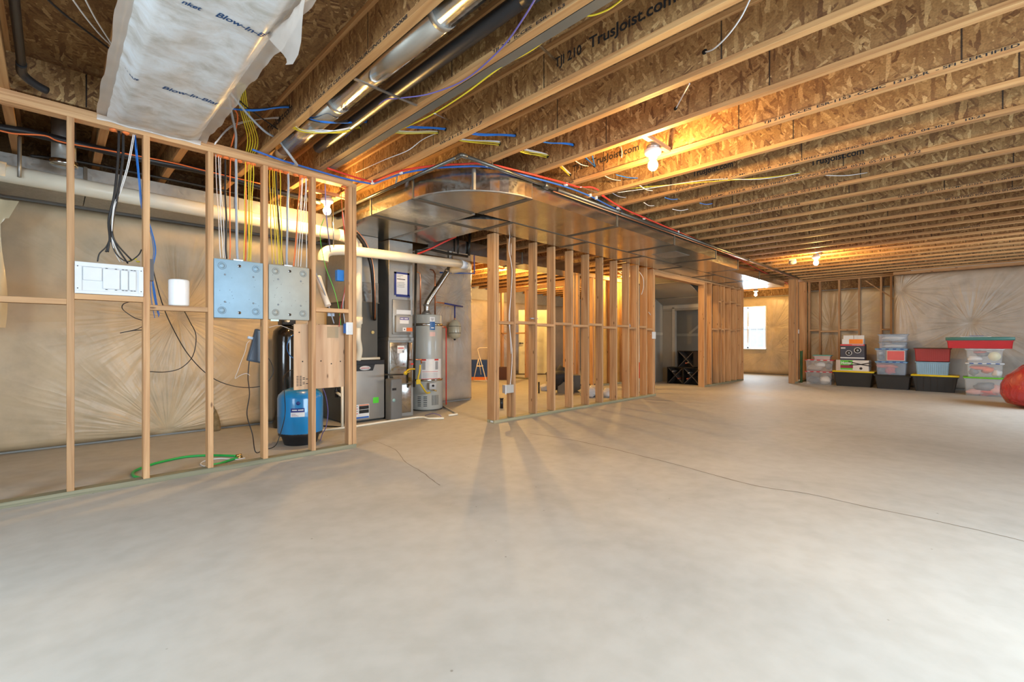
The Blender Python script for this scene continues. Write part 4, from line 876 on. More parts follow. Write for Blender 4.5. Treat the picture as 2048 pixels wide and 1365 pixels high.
# ================================================================ FURNACE
furn_m = plain('furnace_grey', (0.34,0.33,0.31), 0.42, 0.35, var=0.04)
furn_d = plain('furnace_dark', (0.10,0.098,0.088), 0.45, 0.3)
FX0, FX1, FY = 2.59, 3.12, 5.525
fu = thing('furnace', 'grey furnace cabinet with a black top band, left of the sheet metal return', 'furnace', ((FX0+FX1)/2, 5.85, 0.02))
obj('cabinet', MB().bbox(FX0, FX1, FY+.02, 6.22, 0.02, 0.80, .004, 1), furn_d, fu)
obj('front_door', MB().bbox(FX0, FX1, FY, FY+.019, 0.03, 0.745, .008, 2), furn_m, fu)
hd = MB(); hd.bbox(FX0, FX1, FY-.004, FY+.02, 0.745, 0.80, .004, 1); hd.add([(2.67,FY-.006,.746),(2.98,FY-.006,.746),(2.95,FY-.006,.665),(2.70,FY-.006,.665),(2.67,FY+.0,.746),(2.98,FY+.0,.746),(2.95,FY+.0,.665),(2.70,FY+.0,.665)], [(0,1,2,3),(4,7,6,5),(0,4,5,1),(1,5,6,2),(2,6,7,3),(3,7,4,0)])
obj('top_band', hd, blk, fu)
bd = MB(); bd.lathe([(0.040,0),(0.040,-0.004),(0.0,-0.005)], (2.84, FY-.007, .700), 24, 'y')
for i, v in enumerate(bd.v): v.x = 2.84 + (v.x-2.84)*1.9; v.z = .700 + (v.z-.700)*0.72
obj('badge', bd, wht, fu)
text_part('printed_lettering', 'LENNOX', MATS['label_red'], (2.782, FY-.0125, .692), (1,0,0), (0,0,1), .116, .018, fu)
obj('green_sticker', MB().box(2.955,3.035,FY-.001,FY-.0002,.235,.310), plain('neon_green', (0.10,0.72,0.04), 0.5), fu)
lab = MB(); lab.box(2.60,2.90,FY-.0012,FY-.0002,.055,.235); obj('warning_label', lab, lw, fu)
for i, (a,b,cc_,mm) in enumerate(((2.602,.215,2.71,ink),(2.76,.215,2.895,ink),(2.602,.165,2.71,ink),(2.76,.165,2.895,ink))): obj('label_panel', MB().box(a,cc_,FY-.002,FY-.0012,b-.045,b), mm, fu)
obj('label_panel', MB().box(2.602,2.71,FY-.002,FY-.0012,.219,.230), cor, fu); obj('label_panel', MB().box(2.76,2.895,FY-.002,FY-.0012,.219,.230), cor, fu)
obj('label_panel', MB().box(2.602,2.895,FY-.002,FY-.0012,.057,.078), blue, fu)
for k in range(4): obj('label_symbol', MB().lathe([(0.009,0),(0.009,-.001),(0,-.001)], (2.735,FY-.0013,.213-.030*k), 3+k%2, 'y'), MATS['label_red'] if k%2 else ink, fu)
co = thing('coil_cabinet', 'grey sheet metal coil cabinet and plenum standing on top of the furnace', 'air plenum', (2.85, 5.9, .81))
obj('coil_box', MB().bbox(2.62,3.06,5.60,6.18,.803,1.56,.003,1), furn_d, co)
obj('foil_wrap', MB().bbox(2.66,3.07,5.588,5.6,1.56,1.82,.003,1), galv, co)
obj('plenum', MB().bbox(2.63,3.07,5.60,6.18,1.562,2.43,.003,1), galv2, co)
obj('refrigerant_port', MB().tube([(2.985,5.585,1.165),(2.985,5.60,1.165)], 0.022, 10), brass, co)
obj('joint_rim', MB().box(2.61,3.08,5.59,6.19,1.55,1.562), seam, co)
# return drop with its filter rack and control box
CX0, CX1, CY = 3.205, 3.600, 5.565
rc = thing('return_duct', 'tall galvanized return duct column with a taped notice and control box', 'duct', ((CX0+CX1)/2, 5.9, 0))
obj('upper_column', MB().bbox(CX0+.01, CX1-.01, CY+.01, 6.2, 1.10, 2.428, .003, 1), galv2, rc)
obj('joint_flange', MB().box(CX0-.008, CX1+.004, CY-.008, 6.2, 1.055, 1.098), galv2, rc)
obj('lower_column', MB().bbox(CX0, CX1, CY+.014, 6.2, 0.0, 1.054, .003, 1), galv2, rc)
fp = MB(); fp.bbox(CX0+.02, CX1-.025, CY+.002, CY+.013, .46, 1.03, .004, 2); obj('upper_filter_door', fp, galv, rc)
fp = MB(); fp.bbox(CX0+.055, CX1-.04, CY+.000, CY+.013, .05, .45, .006, 2); obj('lower_filter_door', fp, galv, rc)
obj('cross_crease', MB().beam((CX0+.05,CY+.001,.98),(CX0+.12,CY+.001,.72),.004,.006), seam, rc)
obj('control_door', MB().bbox(CX0+.06, CX1-.05, CY-.004, CY+.009, 1.14, 1.62, .006, 2), galv2, rc)
cbz = MB(); cbz.bbox(CX0+.09, CX1-.045, CY-.045, CY-.005, 1.17, 1.40, .006, 2); obj('humidifier_cover', cbz, plain('ctl_grey', (0.38,0.38,0.37), 0.4, 0.2), rc)
obj('white_tag', MB().box(CX0+.115, CX1-.05, CY-.007, CY-.0045, 1.42, 1.48), lw, rc)
obj('control_label', MB().box(CX0+.145, CX1-.11, CY-.0465, CY-.0452, 1.29, 1.375), lw, rc); obj('control_label', MB().box(CX0+.145, CX1-.11, CY-.0475, CY-.0466, 1.34, 1.375), cpu, rc)
obj('text_line', MB().box(CX0+.155,CX0+.20,CY-.0482,CY-.0476,1.352,1.364), lw, rc); obj('text_line', MB().box(CX0+.215,CX0+.27,CY-.0482,CY-.0476,1.352,1.364), lw, rc)
obj('warning_label', MB().box(CX0+.19, CX0+.245, CY-.0465, CY-.0452, 1.185, 1.235), lw, rc); obj('warning_label', MB().box(CX0+.25, CX1-.05, CY-.0465, CY-.0452, 1.185, 1.235), cor, rc)
obj('warning_symbol', MB().lathe([(0.014,0),(0.014,-0.001),(0,-0.001)], (CX0+.217,CY-.0467,1.21), 3, 'y'), ink, rc)
obj('brand_label', MB().box(CX0+.135, CX0+.245, CY+.0005, CY+.0018, .88, .985), lw, rc)
obj('text_line', MB().box(CX0+.142,CX0+.235,CY-.0005,CY+.0004,.945,.958), MATS['label_red'], rc)
obj('seal_mark', MB().lathe([(0.017,0),(0.017,-0.001),(0,-0.001)], (CX0+.225,CY+.0, .905), 14, 'y'), cgr, rc)
no = thing('taped_notice', 'white printed notice framed in blue painter\'s tape on the return duct', 'notice', (CX0+.2, CY, 1.68))
obj('paper', MB().box(CX0+.115, CX1-.095, CY+.0055, CY+.0075, 1.695, 1.985), lw, no)
tape = plain('blue_tape', (0.03,0.045,0.22), 0.6)
for a,b,c_,d in ((CX0+.09,CX0+.12,1.68,2.0),(CX1-.10,CX1-.07,1.68,2.0),(CX0+.09,CX1-.07,1.975,2.0),(CX0+.12,CX1-.06,1.66,1.695)): obj('tape_strip', MB().box(a,b,CY+.002,CY+.0052,c_,d), tape, no)
for k, (w_, zz) in enumerate(((.10,1.955),(.06,1.935),(.13,1.90),(.12,1.855),(.13,1.835),(.12,1.815),(.12,1.795))): obj('text_line', MB().box(CX0+.13, CX0+.13+w_, CY+.0045, CY+.0054, zz, zz+(.010 if k==2 else .004)), ink, no)
fb_ = thing('filter_cabinet', 'low dark grey rounded cabinet between the furnace and the return duct', 'air filter cabinet', (3.20, 5.45, 0))
obj('housing', MB().bbox(3.125,3.295,5.36,5.522,0.0,0.55,.02,3), plain('fb_grey', (0.17,0.17,0.165), 0.45), fb_)
obj('display', MB().box(3.14,3.20,5.3585,5.3605,.40,.43), ink, fb_)
obj('badge', MB().lathe([(0.022,0),(0.022,-0.0015),(0,-0.002)], (3.165,5.3595,.27), 18, 'y'), plain('teal_badge', (0.30,0.50,0.50), 0.4), fb_)

# ================================================================ WATER HEATER
hx, hy = 4.075, 5.945; hc = (hx, hy, 0); HR = 0.248
wh = thing('water_heater', 'tall light grey gas water heater with a silver strap and safety labels', 'water heater', (hx, hy, 0))
whm = plain('heater_grey', (0.42,0.44,0.42), 0.38, var=0.03, coat=0.2)
obj('tank', MB().lathe([(0.243,0.02),(HR,0.03),(HR,1.435),(0.243,1.448),(0.10,1.455),(0,1.456)], hc, 48), whm, wh)
obj('base_skirt', MB().lathe([(0.235,0.0),(0.235,0.021)], hc, 40), furn_d, wh)
obj('draft_hood', MB().lathe([(0.075,1.456),(0.075,1.475),(0.055,1.50),(0.045,1.51)], (hx,hy,0), 24), galv2, wh)
obj('seismic_strap', MB().lathe([(HR+.001,1.275),(HR+.004,1.277),(HR+.004,1.315),(HR+.001,1.317)], hc, 48), galv, wh)
obj('seismic_strap', MB().lathe([(HR+.001,.445),(HR+.004,.447),(HR+.004,.475),(HR+.001,.477)], hc, 48), galv, wh)
ha = cam_ang(hc)
cyl_label('energy_label', hc, HR, ha+.20, ha+.52, 1.34, 1.41, lw, wh); cyl_label('energy_label', hc, HR, ha+.20, ha+.52, 1.215, 1.34, plain('label_blue', (0.02,0.12,0.35), 0.4), wh, off=.006)
cyl_label('energy_label', hc, HR, ha+.20, ha+.55, 1.12, 1.185, plain('label_pink', (0.75,0.50,0.45), 0.5), wh)
cyl_label('text_line', hc, HR, ha+.27, ha+.45, 1.240, 1.254, lw, wh, off=.0075)
for k in range(3): cyl_label('text_line', hc, HR, ha+.26+.02*k, ha+.46-.02*k, 1.385-.015*k, 1.390-.015*k, ink, wh, off=.0024)
cyl_label('safety_label', hc, HR, ha-.30, ha+1.05, .48, .78, lw, wh, n=16)
for a0,a1 in ((-.30,-.02),(.50,.80)): cyl_label('safety_panel', hc, HR, ha+a0, ha+a1, .755, .78, MATS['label_red'], wh, off=.0024); 
for a0,a1,b0,b1 in ((-.26,-.06,.62,.745),(.55,.76,.62,.745)): cyl_label('safety_panel', hc, HR, ha+a0, ha+a1, b0, b1, plain('lab_grey', (0.35,0.35,0.36), 0.5), wh, off=.0024)
cyl_label('text_line', hc, HR, ha-.25, ha+.75, .588, .594, MATS['label_red'], wh, off=.0024)
for k in range(7): cyl_label('text_line', hc, HR, ha-.24, ha+.72, .568-.012*k, .5715-.012*k, MATS['lab_grey'], wh, off=.0024)
cyl_label('safety_panel', hc, HR, ha-.30, ha+1.0, .478, .486, MATS['label_red'], wh, off=.0024)
for r_ in range(6):
    for a0 in (-.55,-.18): cyl_label('air_vent', hc, HR, ha+a0, ha+a0+.22, .075+.027*r_, .085+.027*r_, ink, wh)
for r_ in range(5): cyl_label('air_vent', hc, HR, ha+.34+.10*r_, ha+.375+.10*r_, .085, .235, ink, wh)
gd = Vector((math.cos(ha+.28), math.sin(ha+.28), 0)); gp = Vector(hc)+gd*(HR+.05)
gv = MB(); gv.bbox(-.055,.055,-.045,.045,.33,.43,.008,2); Rz = Matrix.Translation(gp) @ Matrix.Rotation(math.atan2(gd.y,gd.x)+PI/2, 4, 'Z'); gv.v = [Rz @ v for v in gv.v]; obj('gas_control', gv, plain('ctl_lt', (0.45,0.46,0.46), 0.4), wh)
kn = MB(); kn.lathe([(0.016,0),(0.016,-.02),(0,-.022)], (0,-.045,.39), 14, 'y'); kn.v = [Rz @ v for v in kn.v]; obj('control_knob', kn, ink, wh)
kn = MB(); kn.tube([(.0,-.03,.33),(.03,-.06,.315),(.05,-.06,.31)], .010, 8); kn.v = [Rz @ v for v in kn.v]; obj('drain_valve', kn, brass, wh)
obj('relief_pipe', MB().tube([(hx+.19,hy-.16,1.26),(hx+.235,hy-.19,1.25),(hx+.235,hy-.19,.06)], 0.009, 8), red, wh)
obj('relief_valve', MB().tube([(hx+.15,hy-.15,1.27),(hx+.235,hy-.19,1.27)], 0.016, 8), copper, wh)
fl2 = thing('flue_pipe', 'slanting silver vent pipe rising from the water heater to the duct', 'flue', (hx, hy, 1.5))
fpts = [(hx,hy,1.51),(hx,hy,1.60),(hx+.02,hy-.005,1.66),(hx+.36,hy-.06,2.16),(hx+.40,hy-.07,2.24),(hx+.40,hy-.07,2.62)]
obj('pipe', MB().tube(smooth_path(fpts[:3],4)+[Vector(fpts[3])]+smooth_path(fpts[3:],3)[1:], 0.046, 20), galv, fl2)
obj('pipe_collar', MB().tube([(hx,hy,1.585),(hx,hy,1.615)], 0.050, 20), galv2, fl2); obj('pipe_collar', MB().tube([(hx+.345,hy-.058,2.14),(hx+.365,hy-.061,2.17)], 0.050, 20), galv2, fl2)
# copper and water pipes
def pipe(name, label, pts, r, m, cat='pipe', group=None, n=10): return tag(obj(name, MB().tube([Vector(p) for p in pts], r, n), m), label, cat, group)
pipe('copper_pipe', 'left copper water pipe rising from the heater top', [(hx-.13,hy-.03,1.456),(hx-.13,hy-.03,2.0),(hx-.14,hy-.03,2.08),(hx-.20,hy-.03,2.10),(hx-.20,hy-.03,2.4)], .011, copper)
pipe('copper_pipe', 'right copper water pipe rising from the heater top beside the vent', [(hx+.14,hy-.03,1.456),(hx+.14,hy-.03,2.1),(hx+.14,hy+.02,2.16),(hx+.14,hy+.1,2.18)], .011, copper)
et_y = 6.12; ex = XaY(909.5, et_y)
pipe('blue_taped_pipe', 'water pipe wrapped in blue tape leading to the small hanging tank', [(hx+.14,hy-.03,1.66),(hx+.35,hy+.02,1.655)], .011, copper)
pipe('blue_taped_pipe', 'horizontal blue-taped pipe end above the small hanging tank', [(hx+.35,hy+.02,1.655),(ex+.03,et_y,1.648),(ex+.20,et_y+.04,1.64)], .013, tape)
pipe('blue_taped_pipe', 'upright blue-taped pipe straight down into the small hanging tank', [(ex,et_y,1.64),(ex,et_y,1.43)], .012, tape)
et = thing('expansion_tank', 'small round beige expansion tank hanging on the insulated wall', 'expansion tank', (ex, et_y, 1.07))
obj('vessel', MB().lathe([(0.0,1.085),(0.05,1.09),(0.092,1.125),(0.104,1.17),(0.105,1.18),(0.105,1.30),(0.102,1.31),(0.085,1.36),(0.04,1.395),(0.015,1.41)], (ex,et_y,0), 28), plain('beige_tank', (0.50,0.50,0.40), 0.3, coat=0.4), et)
for z in (1.185,1.295): obj('mounting_band', MB().lathe([(0.1055,z-.004),(0.108,z),(0.1055,z+.004)], (ex,et_y,0), 28), blk, et)
obj('air_valve', MB().lathe([(0.012,1.06),(0.02,1.075),(0.02,1.088)], (ex,et_y,0), 12), blk, et)
obj('inlet', MB().lathe([(0.012,1.405),(0.012,1.44)], (ex,et_y,0), 10), copper, et)
b1 = at_Y(880,546,5.98); b2 = at_Y(947,548,5.98); b3 = at_Y(948,490,5.98)
pipe('blue_pipe', 'horizontal blue pipe high on the wall right of the heater vent', [b1, b2], .012, blue); pipe('blue_pipe', 'upright blue pipe at the corner of the insulated wall', [b2+Vector((.02,0,-.01)), b3], .012, cpu)
# black iron gas piping
pipe('gas_pipe', 'tall black gas pipe between the return duct and the water heater', [at_Y(828,775,5.50), at_Y(832,500,5.50)], .017, iron)
pipe('gas_pipe', 'black gas manifold running under the ducts toward the rear', [at_Y(832,502,5.50), at_Y(860,500,5.55), at_Y(895,508,5.6), at_Y(935,514,5.62)], .020, iron)
pipe('gas_pipe', 'short black pipe hanging from the ceiling to the black manifold', [at_Y(938,512,5.62), at_Y(940,462,5.62)], .020, iron)
pipe('gas_pipe', 'second short black pipe above the black manifold', [at_Y(916,508,5.6), at_Y(916,472,5.6)], .014, iron)
pipe('gas_pipe', 'dark horizontal gas pipe from the furnace to the yellow valve', [at_Y(769,750.5,5.34), at_Y(806,750,5.34)], .010, iron)
def gline(label, pts, r=.012): 
    P = [at_Y(*p) for p in pts]; return tag(obj('gas_line', MB().tube(smooth_path(P,6), r, 10), plain('gas_yellow', (0.72,0.50,0.02), 0.4)), label, 'gas line')
gline('yellow flexible gas line from the valve to the tall black pipe', [(810,748,5.34),(816,741,5.36),(824,739,5.45),(829,739,5.49)])
gline('yellow flexible gas line dropping to the water heater control', [(840.5,731,5.52),(839,745,5.52),(836,760,5.53),(843,772,5.53),(850,783,5.55),(854,787,5.60),(860,786,5.62)])
vt = thing('gas_valve', 'yellow gas shut-off valve in front of the return duct', 'valve', at_Y(811,747,5.33)); vp = at_Y(811,747,5.33)
obj('body', MB().blob(vp, .028, .02, .026, 3, .08), MATS['gas_yellow'], vt); obj('handle', MB().beam(vp+Vector((-.01,-.03,.0)), vp+Vector((.05,-.03,.02)), .02, .006), MATS['gas_yellow'], vt)
tg = MB(); tp = at_Y(836,765,5.50); tg.box(tp.x-.035,tp.x+.035,tp.y-.012,tp.y-.008,tp.z-.03,tp.z+.035); tag(obj('gas_tag', tg, MATS['gas_yellow']), 'yellow square warning tag on the heater gas line', 'tag')
pipe('copper_pipe', 'short copper elbow pipe joining the black gas pipe left of the heater', [at_Y(829,720,5.50), at_Y(842,720,5.52), at_Y(843,728,5.52)], .010, copper)
vk = at_Y(824,729,5.47); tag(obj('red_valve_handle', MB().bbox(vk.x-.02,vk.x+.02,vk.y-.01,vk.y+.01,vk.z-.012,vk.z+.012,.004,1), red), 'small red lever handle by the tall black gas pipe', 'valve handle')
# drain pipes on the floor
def fpipe(label, pts, r=.0135, m=None): P = [at_Z(u,v,r+.001) for u,v in pts]; return tag(obj('drain_pipe', MB().tube(P, r, 12), m or pvc), label, 'pipe')
fpipe('long white plastic drain pipe on the floor in front of the furnace', [(640,862),(712,853.5),(780,843),(835,835.5),(848,835.5),(857,838),(888,837.5)])
fpipe('white drain pipe elbow on the floor right of the water heater', [(884,812),(914,828),(914.5,829.5),(897,831.5)])
pipe('drain_pipe', 'upright white plastic drain pipe behind the end of the left stud wall', [at_Y(684.5,770,5.1), at_Y(684.5,855,5.1)], .016, pvc)
wire('blue_tube', 'thin dark blue tube arching on the floor before the water heater', 'tube', [tuple(at_Z(850,832,.01))+(0,), tuple(at_Z(866,828,.06))+(0,), tuple(at_Z(880,832,.04))+(0,), tuple(at_Z(882,836,.012))+(0,)], cpu, .0045)
# big cream pipes
PV = thing('vent_pipe', 'long cream plastic pipe running along the left wall below the duct', 'pipe', (0, 5.3, 2.3))
pa, pb_ = at_Y(-120,323,5.3), at_Y(684,472,5.3)
obj('pipe', MB().tube([pa, pb_], .068, 28), pvc, PV)
jp = at_Y(12,345,5.3); obj('coupling', MB().tube([jp-Vector((.28,0,-.01)), jp], .074, 28), pvc, PV)
obj('elbow', MB().tube(smooth_path([pb_-Vector((.05,0,0)), pb_, pb_+Vector((.10,.0,-.03)), pb_+Vector((.14,0,-.12)), pb_+Vector((.15,0,-.22))],5), .070, 24), pvc, PV)
st = at_Y(39,330,5.22); obj('perforated_strap', MB().tube([st+Vector((0,0,.22)), st, st+Vector((0,-.01,-.10))], .012, 4), galv2, PV)
P2_ = thing('vent_pipe', 'cream plastic vent pipe with a curved inlet, crossing in front of the return duct', 'pipe', (3.2, 5.3, 2.1))
q0, q1 = at_Y(690,501,5.2), at_Y(921,529,5.2)
obj('pipe', MB().tube([q0, q1], .058, 28), pvc, P2_)
obj('inlet_elbow', MB().tube(smooth_path([at_Y(646,524,5.2), at_Y(648,510,5.2), at_Y(660,502,5.2), q0, q0+Vector((.06,0,-.003))],6), .060, 24), pvc, P2_)
obj('end_coupling', MB().tube([q1, q1+Vector((.10,0.005,-.008))], .060, 28), plain('coupling_bluish', (0.70,0.76,0.84), 0.3), P2_)
obj('end_elbow', MB().tube(smooth_path([q1+Vector((.10,.005,-.008)), q1+Vector((.17,.04,-.014)), q1+Vector((.20,.16,-.014)), q1+Vector((.20,.45,-.014))],5), .056, 24), pvc, P2_)
P3_ = thing('vent_pipe', 'upright cream plastic pipe from the ceiling pipes down to the furnace', 'pipe', (2.75, 5.35, .8))
v0 = at_Y(716,505,5.33); v1 = at_Y(716,640,5.33)
obj('pipe', MB().tube([v0+Vector((0,0,.10)), v1], .048, 24), pvc, P3_)
obj('reducer', MB().tube([v1+Vector((0,0,.03)), v1+Vector((0,0,-.05)), v1+Vector((0,0,-.06)), v1+Vector((0,0,-.10))], [.054,.054,.040,.040], 24), pvc, P3_)
v2 = v1+Vector((0,0,-.10)); obj('offset_bend', MB().tube(smooth_path([v2, v2+Vector((0,0,-.14)), v2+Vector((.03,.03,-.22)), v2+Vector((.05,.06,-.30)), v2+Vector((.05,.10,-.40))],5), [.036]*21, 20), pvc, P3_)
pipe('condensate_pipe', 'thin white pipe lying across the top of the furnace', [(2.62,5.51,.822),(3.04,5.51,.822)], .017, pvc)
pipe('vertical_pipe', 'slim upright metal rod above the second vent pipe', [at_Y(666,400,5.15), at_Y(667,500,5.15)], .006, steel)
# refrigerant lines
wire('insulated_line', 'thick black insulated hose curving down to the coil cabinet', 'hose', [(712,468,5.35),(728,490,5.38),(742,530,5.40),(747,580,5.45),(748,625,5.50),(749,640,5.56)], cbk, 0.025, n=12)
wire('copper_line', 'thin copper line following the black insulated hose', 'pipe', [(713,462,5.3),(732,485,5.33),(746,530,5.36),(750,590,5.40),(750,640,5.50)], copper, 0.006)
wire('insulated_line', 'long black insulated hose under the joists along the left wall', 'hose', [(-60,240,5.0),(0,256,5.0),(60,266,5.0),(160,290,5.0),(300,322,5.0),(420,346,5.0),(540,380,5.0),(640,405,5.0)], cbk, 0.030, n=12)
wire('orange_cable', 'orange cable tied along the black insulated hose at the upper left', 'cable', [(-60,250,4.95),(0,262,4.95),(30,268,4.95),(90,272,4.95),(125,285,4.95),(230,304,4.95),(340,325,4.95),(410,342,4.95),(520,368,4.95)], cor, 0.006)
wire('black_cable', 'thin black hose just above the left duct', 'hose', [(60,312,5.52),(150,323,5.52),(260,344,5.52),(400,372,5.52),(520,398,5.52)], cbk, 0.013)
sp_ = thing('plumbing_stack', 'black drain pipe rising between joists at the upper left', 'pipe', at_Y(28,120,4.2))
obj('pipe', MB().tube([(-0.135,1.6,2.72),(-0.135,4.05,2.70)], .021, 14), blk, sp_); obj('elbow', MB().tube(smooth_path([(-0.135,3.98,2.70),(-0.135,4.10,2.69),(-0.09,4.16,2.67),(-.03,4.2,2.66)],4), .025, 14), blk, sp_)
rb = thing('duct_boot', 'round metal duct boot dropping between joists at the upper left', 'duct', (.22,5.2,2.5))
obj('sleeve', MB().lathe([(0.075,2.52),(0.075,2.90)], (.06,5.28,0), 24), galv2, rb); obj('collar', MB().lathe([(0.085,2.49),(0.088,2.50),(0.088,2.53),(0.076,2.535)], (.06,5.28,0), 24), galv, rb)

# loose plastic draped at the far left edge
dm_ = MB(); vs = []; tpx = at_Y(22,392,5.9); nn_ = 14; mm_ = 22
for j in range(mm_+1):
    b = j/mm_; z = tpx.z - b*1.15
    for i in range(nn_+1):
        a = i/nn_; wdt = .62 if b < .12 else .50-.10*b; x = tpx.x + (.05-.09*b*5 if b < .2 else -.04-.02*math.sin(b*6)) - wdt*(1-a); vs.append((x, 5.9+.035*math.sin(a*17+b*3)+.02*math.sin(b*9+a*5), z - .05*a*(b < .15)))
dm_.add(vs, [(j*(nn_+1)+i, j*(nn_+1)+i+1, (j+1)*(nn_+1)+i+1, (j+1)*(nn_+1)+i) for j in range(mm_) for i in range(nn_)], True)
tag(obj('plastic_sheet', dm_, plain('drape_film', (0.66,0.55,0.36), 0.35, coat=.5)), 'loose gathered plastic sheet hanging at the far left edge below the pipe', 'plastic sheet')
# ================================================================ HANGING INSULATION WRAP AT THE TOP LEFT
wrm, nt, B, N, Lk = nodes_of('milky_wrap')
tc = N('ShaderNodeTexCoord'); n1 = N('ShaderNodeTexNoise'); n1.inputs['Scale'].default_value = 7; n1.inputs['Detail'].default_value = 8; n1.inputs['Roughness'].default_value = 0.65; n1.inputs['Distortion'].default_value = 0.4
mpw = N('ShaderNodeMapping'); mpw.inputs['Scale'].default_value = (0.8, 1.2, 1); mpw.inputs['Rotation'].default_value = (0,0,0.5); Lk(tc.outputs['Object'], mpw.inputs[0]); Lk(mpw.outputs[0], n1.inputs['Vector'])
rr = ramp(N, [(0.33, (0.40,0.38,0.34)), (0.5, (0.56,0.56,0.55)), (0.66, (0.64,0.68,0.71))]); Lk(n1.outputs['Fac'], rr.inputs[0]); Lk(rr.outputs[0], B.inputs['Base Color'])
B.inputs['Roughness'].default_value = 0.45; B.inputs['Coat Weight'].default_value = 0.3; B.inputs['Coat Roughness'].default_value = 0.3
nb = N('ShaderNodeTexNoise'); nb.inputs['Scale'].default_value = 16; nb.inputs['Detail'].default_value = 5; Lk(tc.outputs['Object'], nb.inputs['Vector']); bb_ = N('ShaderNodeBump'); bb_.inputs['Strength'].default_value = 0.25; bb_.inputs['Distance'].default_value = 0.010
Lk(nb.outputs['Fac'], bb_.inputs['Height']); Lk(bb_.outputs[0], B.inputs['Normal'])
film = plain('clear_film', (0.62,0.57,0.52), 0.3, coat=0.4, alpha=0.68)
WX0, WX1, WYa, WYb = 0.262, 0.798, 1.4, 4.272
def wrapz(x, y):
    a = (x-WX0)/(WX1-WX0); b = (y-WYa)/(WYb-WYa)
    e = max(0.0, min(1.0, min(a, 1-a)/0.13)); e = e*e*(3-2*e); f = max(0.0, min(1.0, (1-b)/0.07)); f = f*f*(3-2*f)
    return ZJ - 0.006 - e*(0.020 + 0.045*f*(1+0.25*math.sin(y*2.3))) - e*0.012*noise.noise(Vector((x*6, y*4, 1))) - 0.012*(1-f)
wp = thing('insulation_wrap', 'white plastic insulation wrap with blue lettering sagging under the joists at top left', 'insulation', ((WX0+WX1)/2, 3.0, ZJ-.08))
mb = MB(); nx_, ny_ = 26, 110; vs = []
for j in range(ny_+1):
    for i in range(nx_+1):
        x = WX0+(WX1-WX0)*i/nx_; y = WYa+(WYb-WYa)*j/ny_; vs.append((x, y, wrapz(x, y)))
mb.add(vs, [(j*(nx_+1)+i, j*(nx_+1)+i+1, (j+1)*(nx_+1)+i+1, (j+1)*(nx_+1)+i) for j in range(ny_) for i in range(nx_)], True)
mb.add([(WX0,WYa,ZJ-.003),(WX1,WYa,ZJ-.003),(WX1,WYb,ZJ-.003),(WX0,WYb,ZJ-.003)], [(0,1,2,3)])
obj('quilt', mb, wrm, wp)
def flange_film(x0, x1, seed, droop):
    m = MB(); vs = []; n = 60
    for j in range(n+1):
        y = WYa+(WYb-WYa)*j/n; w = 0.5+0.5*noise.noise(Vector((y*3.3, seed, 0)))
        for i in range(5):
            a = i/4; x = x0+(x1-x0)*a*(0.75+0.45*w); z = ZJ-0.008 - droop*a*a*(0.3+w) - 0.006*math.sin(y*31+a*3)*a
            vs.append((x, y, z))
    m.add(vs, [(j*5+i, j*5+i+1, (j+1)*5+i+1, (j+1)*5+i) for j in range(n) for i in range(4)], True); return m
obj('stapled_edge', flange_film(WX0+.015, WX0-.055, 3, 0.004), film, wp)
obj('stapled_edge', flange_film(WX1-.015, WX1+.055, 8, 0.022), film, wp)
fm = MB(); vs = []
for j in range(9):
    for i in range(7):
        a, b = i/6, j/8; x = 0.79+0.03*math.sin(b*5+a*4)+.03*b; y = 2.02+0.50*a + 0.12*b*(0.5-a); z = ZJ-.010 - b*0.20*(1-abs(a-.82)*1.05) - .01*math.sin(a*14)
        vs.append((x, y, z))
fm.add(vs, [(j*7+i, j*7+i+1, (j+1)*7+i+1, (j+1)*7+i) for j in range(8) for i in range(6)], True); obj('torn_flap', fm, film, wp)
em_ = MB(); vs = []
for i in range(25):
    x = WX0-.05+(WX1-WX0+.07)*i/24
    for k, (y, z) in enumerate(((WYb-.02, ZJ-.02), (WYb+.001, ZJ-.028), (WYb+.003, ZJ-.05-.012*noise.noise(Vector((x*9,0,2)))))): vs.append((x, y-.001*abs(math.sin(x*40)), z))
em_.add(vs, [(i*3+k, i*3+k+1, (i+1)*3+k+1, (i+1)*3+k) for i in range(24) for k in range(2)], True); obj('end_fold', em_, film, wp)
wb_ = plain('wrap_blue_print', (0.008,0.055,0.16), 0.6)
def wrap_text(s, xa, xb, y, hh=.040):
    o = text_part('printed_lettering', s, wb_, (xa, y, 0), (1,0,0), (0,-1,0), xb-xa, hh, wp, 0.0)
    base = wloc(wp)
    for v in o.data.vertices: v.co.z = wrapz(v.co.x+base.x, v.co.y+base.y) - 0.0016 - base.z
    for v in o.data.vertices: v.co.x += 0.25*( -(v.co.y+base.y-y))   # slanted letters
wrap_text('nket', 0.275, 0.345, 3.40, .030); wrap_text('Blow-In-Blan', 0.455, 0.745, 3.40)
wrap_text('nket', 0.405, 0.475, 2.50, .030); wrap_text('Blow-In-Bla', 0.535, 0.770, 2.50)
wrap_text('Blow-In-Blanket', 0.31, 0.66, 1.75)
wire('black_cable', 'black cable crossing the joist bay left of the hanging wrap', 'cable', [at_Z(92,-4,2.75), at_Z(130,30,2.75), at_Z(180,68,2.76), at_Z(228,105,2.77)], cbk, 0.006)
for k in range(2): wire('white_cable', 'white cable crossing the joist bay left of the hanging wrap', 'cable', [at_Z(143+26*k,-4,2.76), at_Z(172+18*k,36,2.77), at_Z(204+10*k,74,2.78), at_Z(230,98,2.79)], cwh, 0.004, 'white cables left of the hanging wrap')

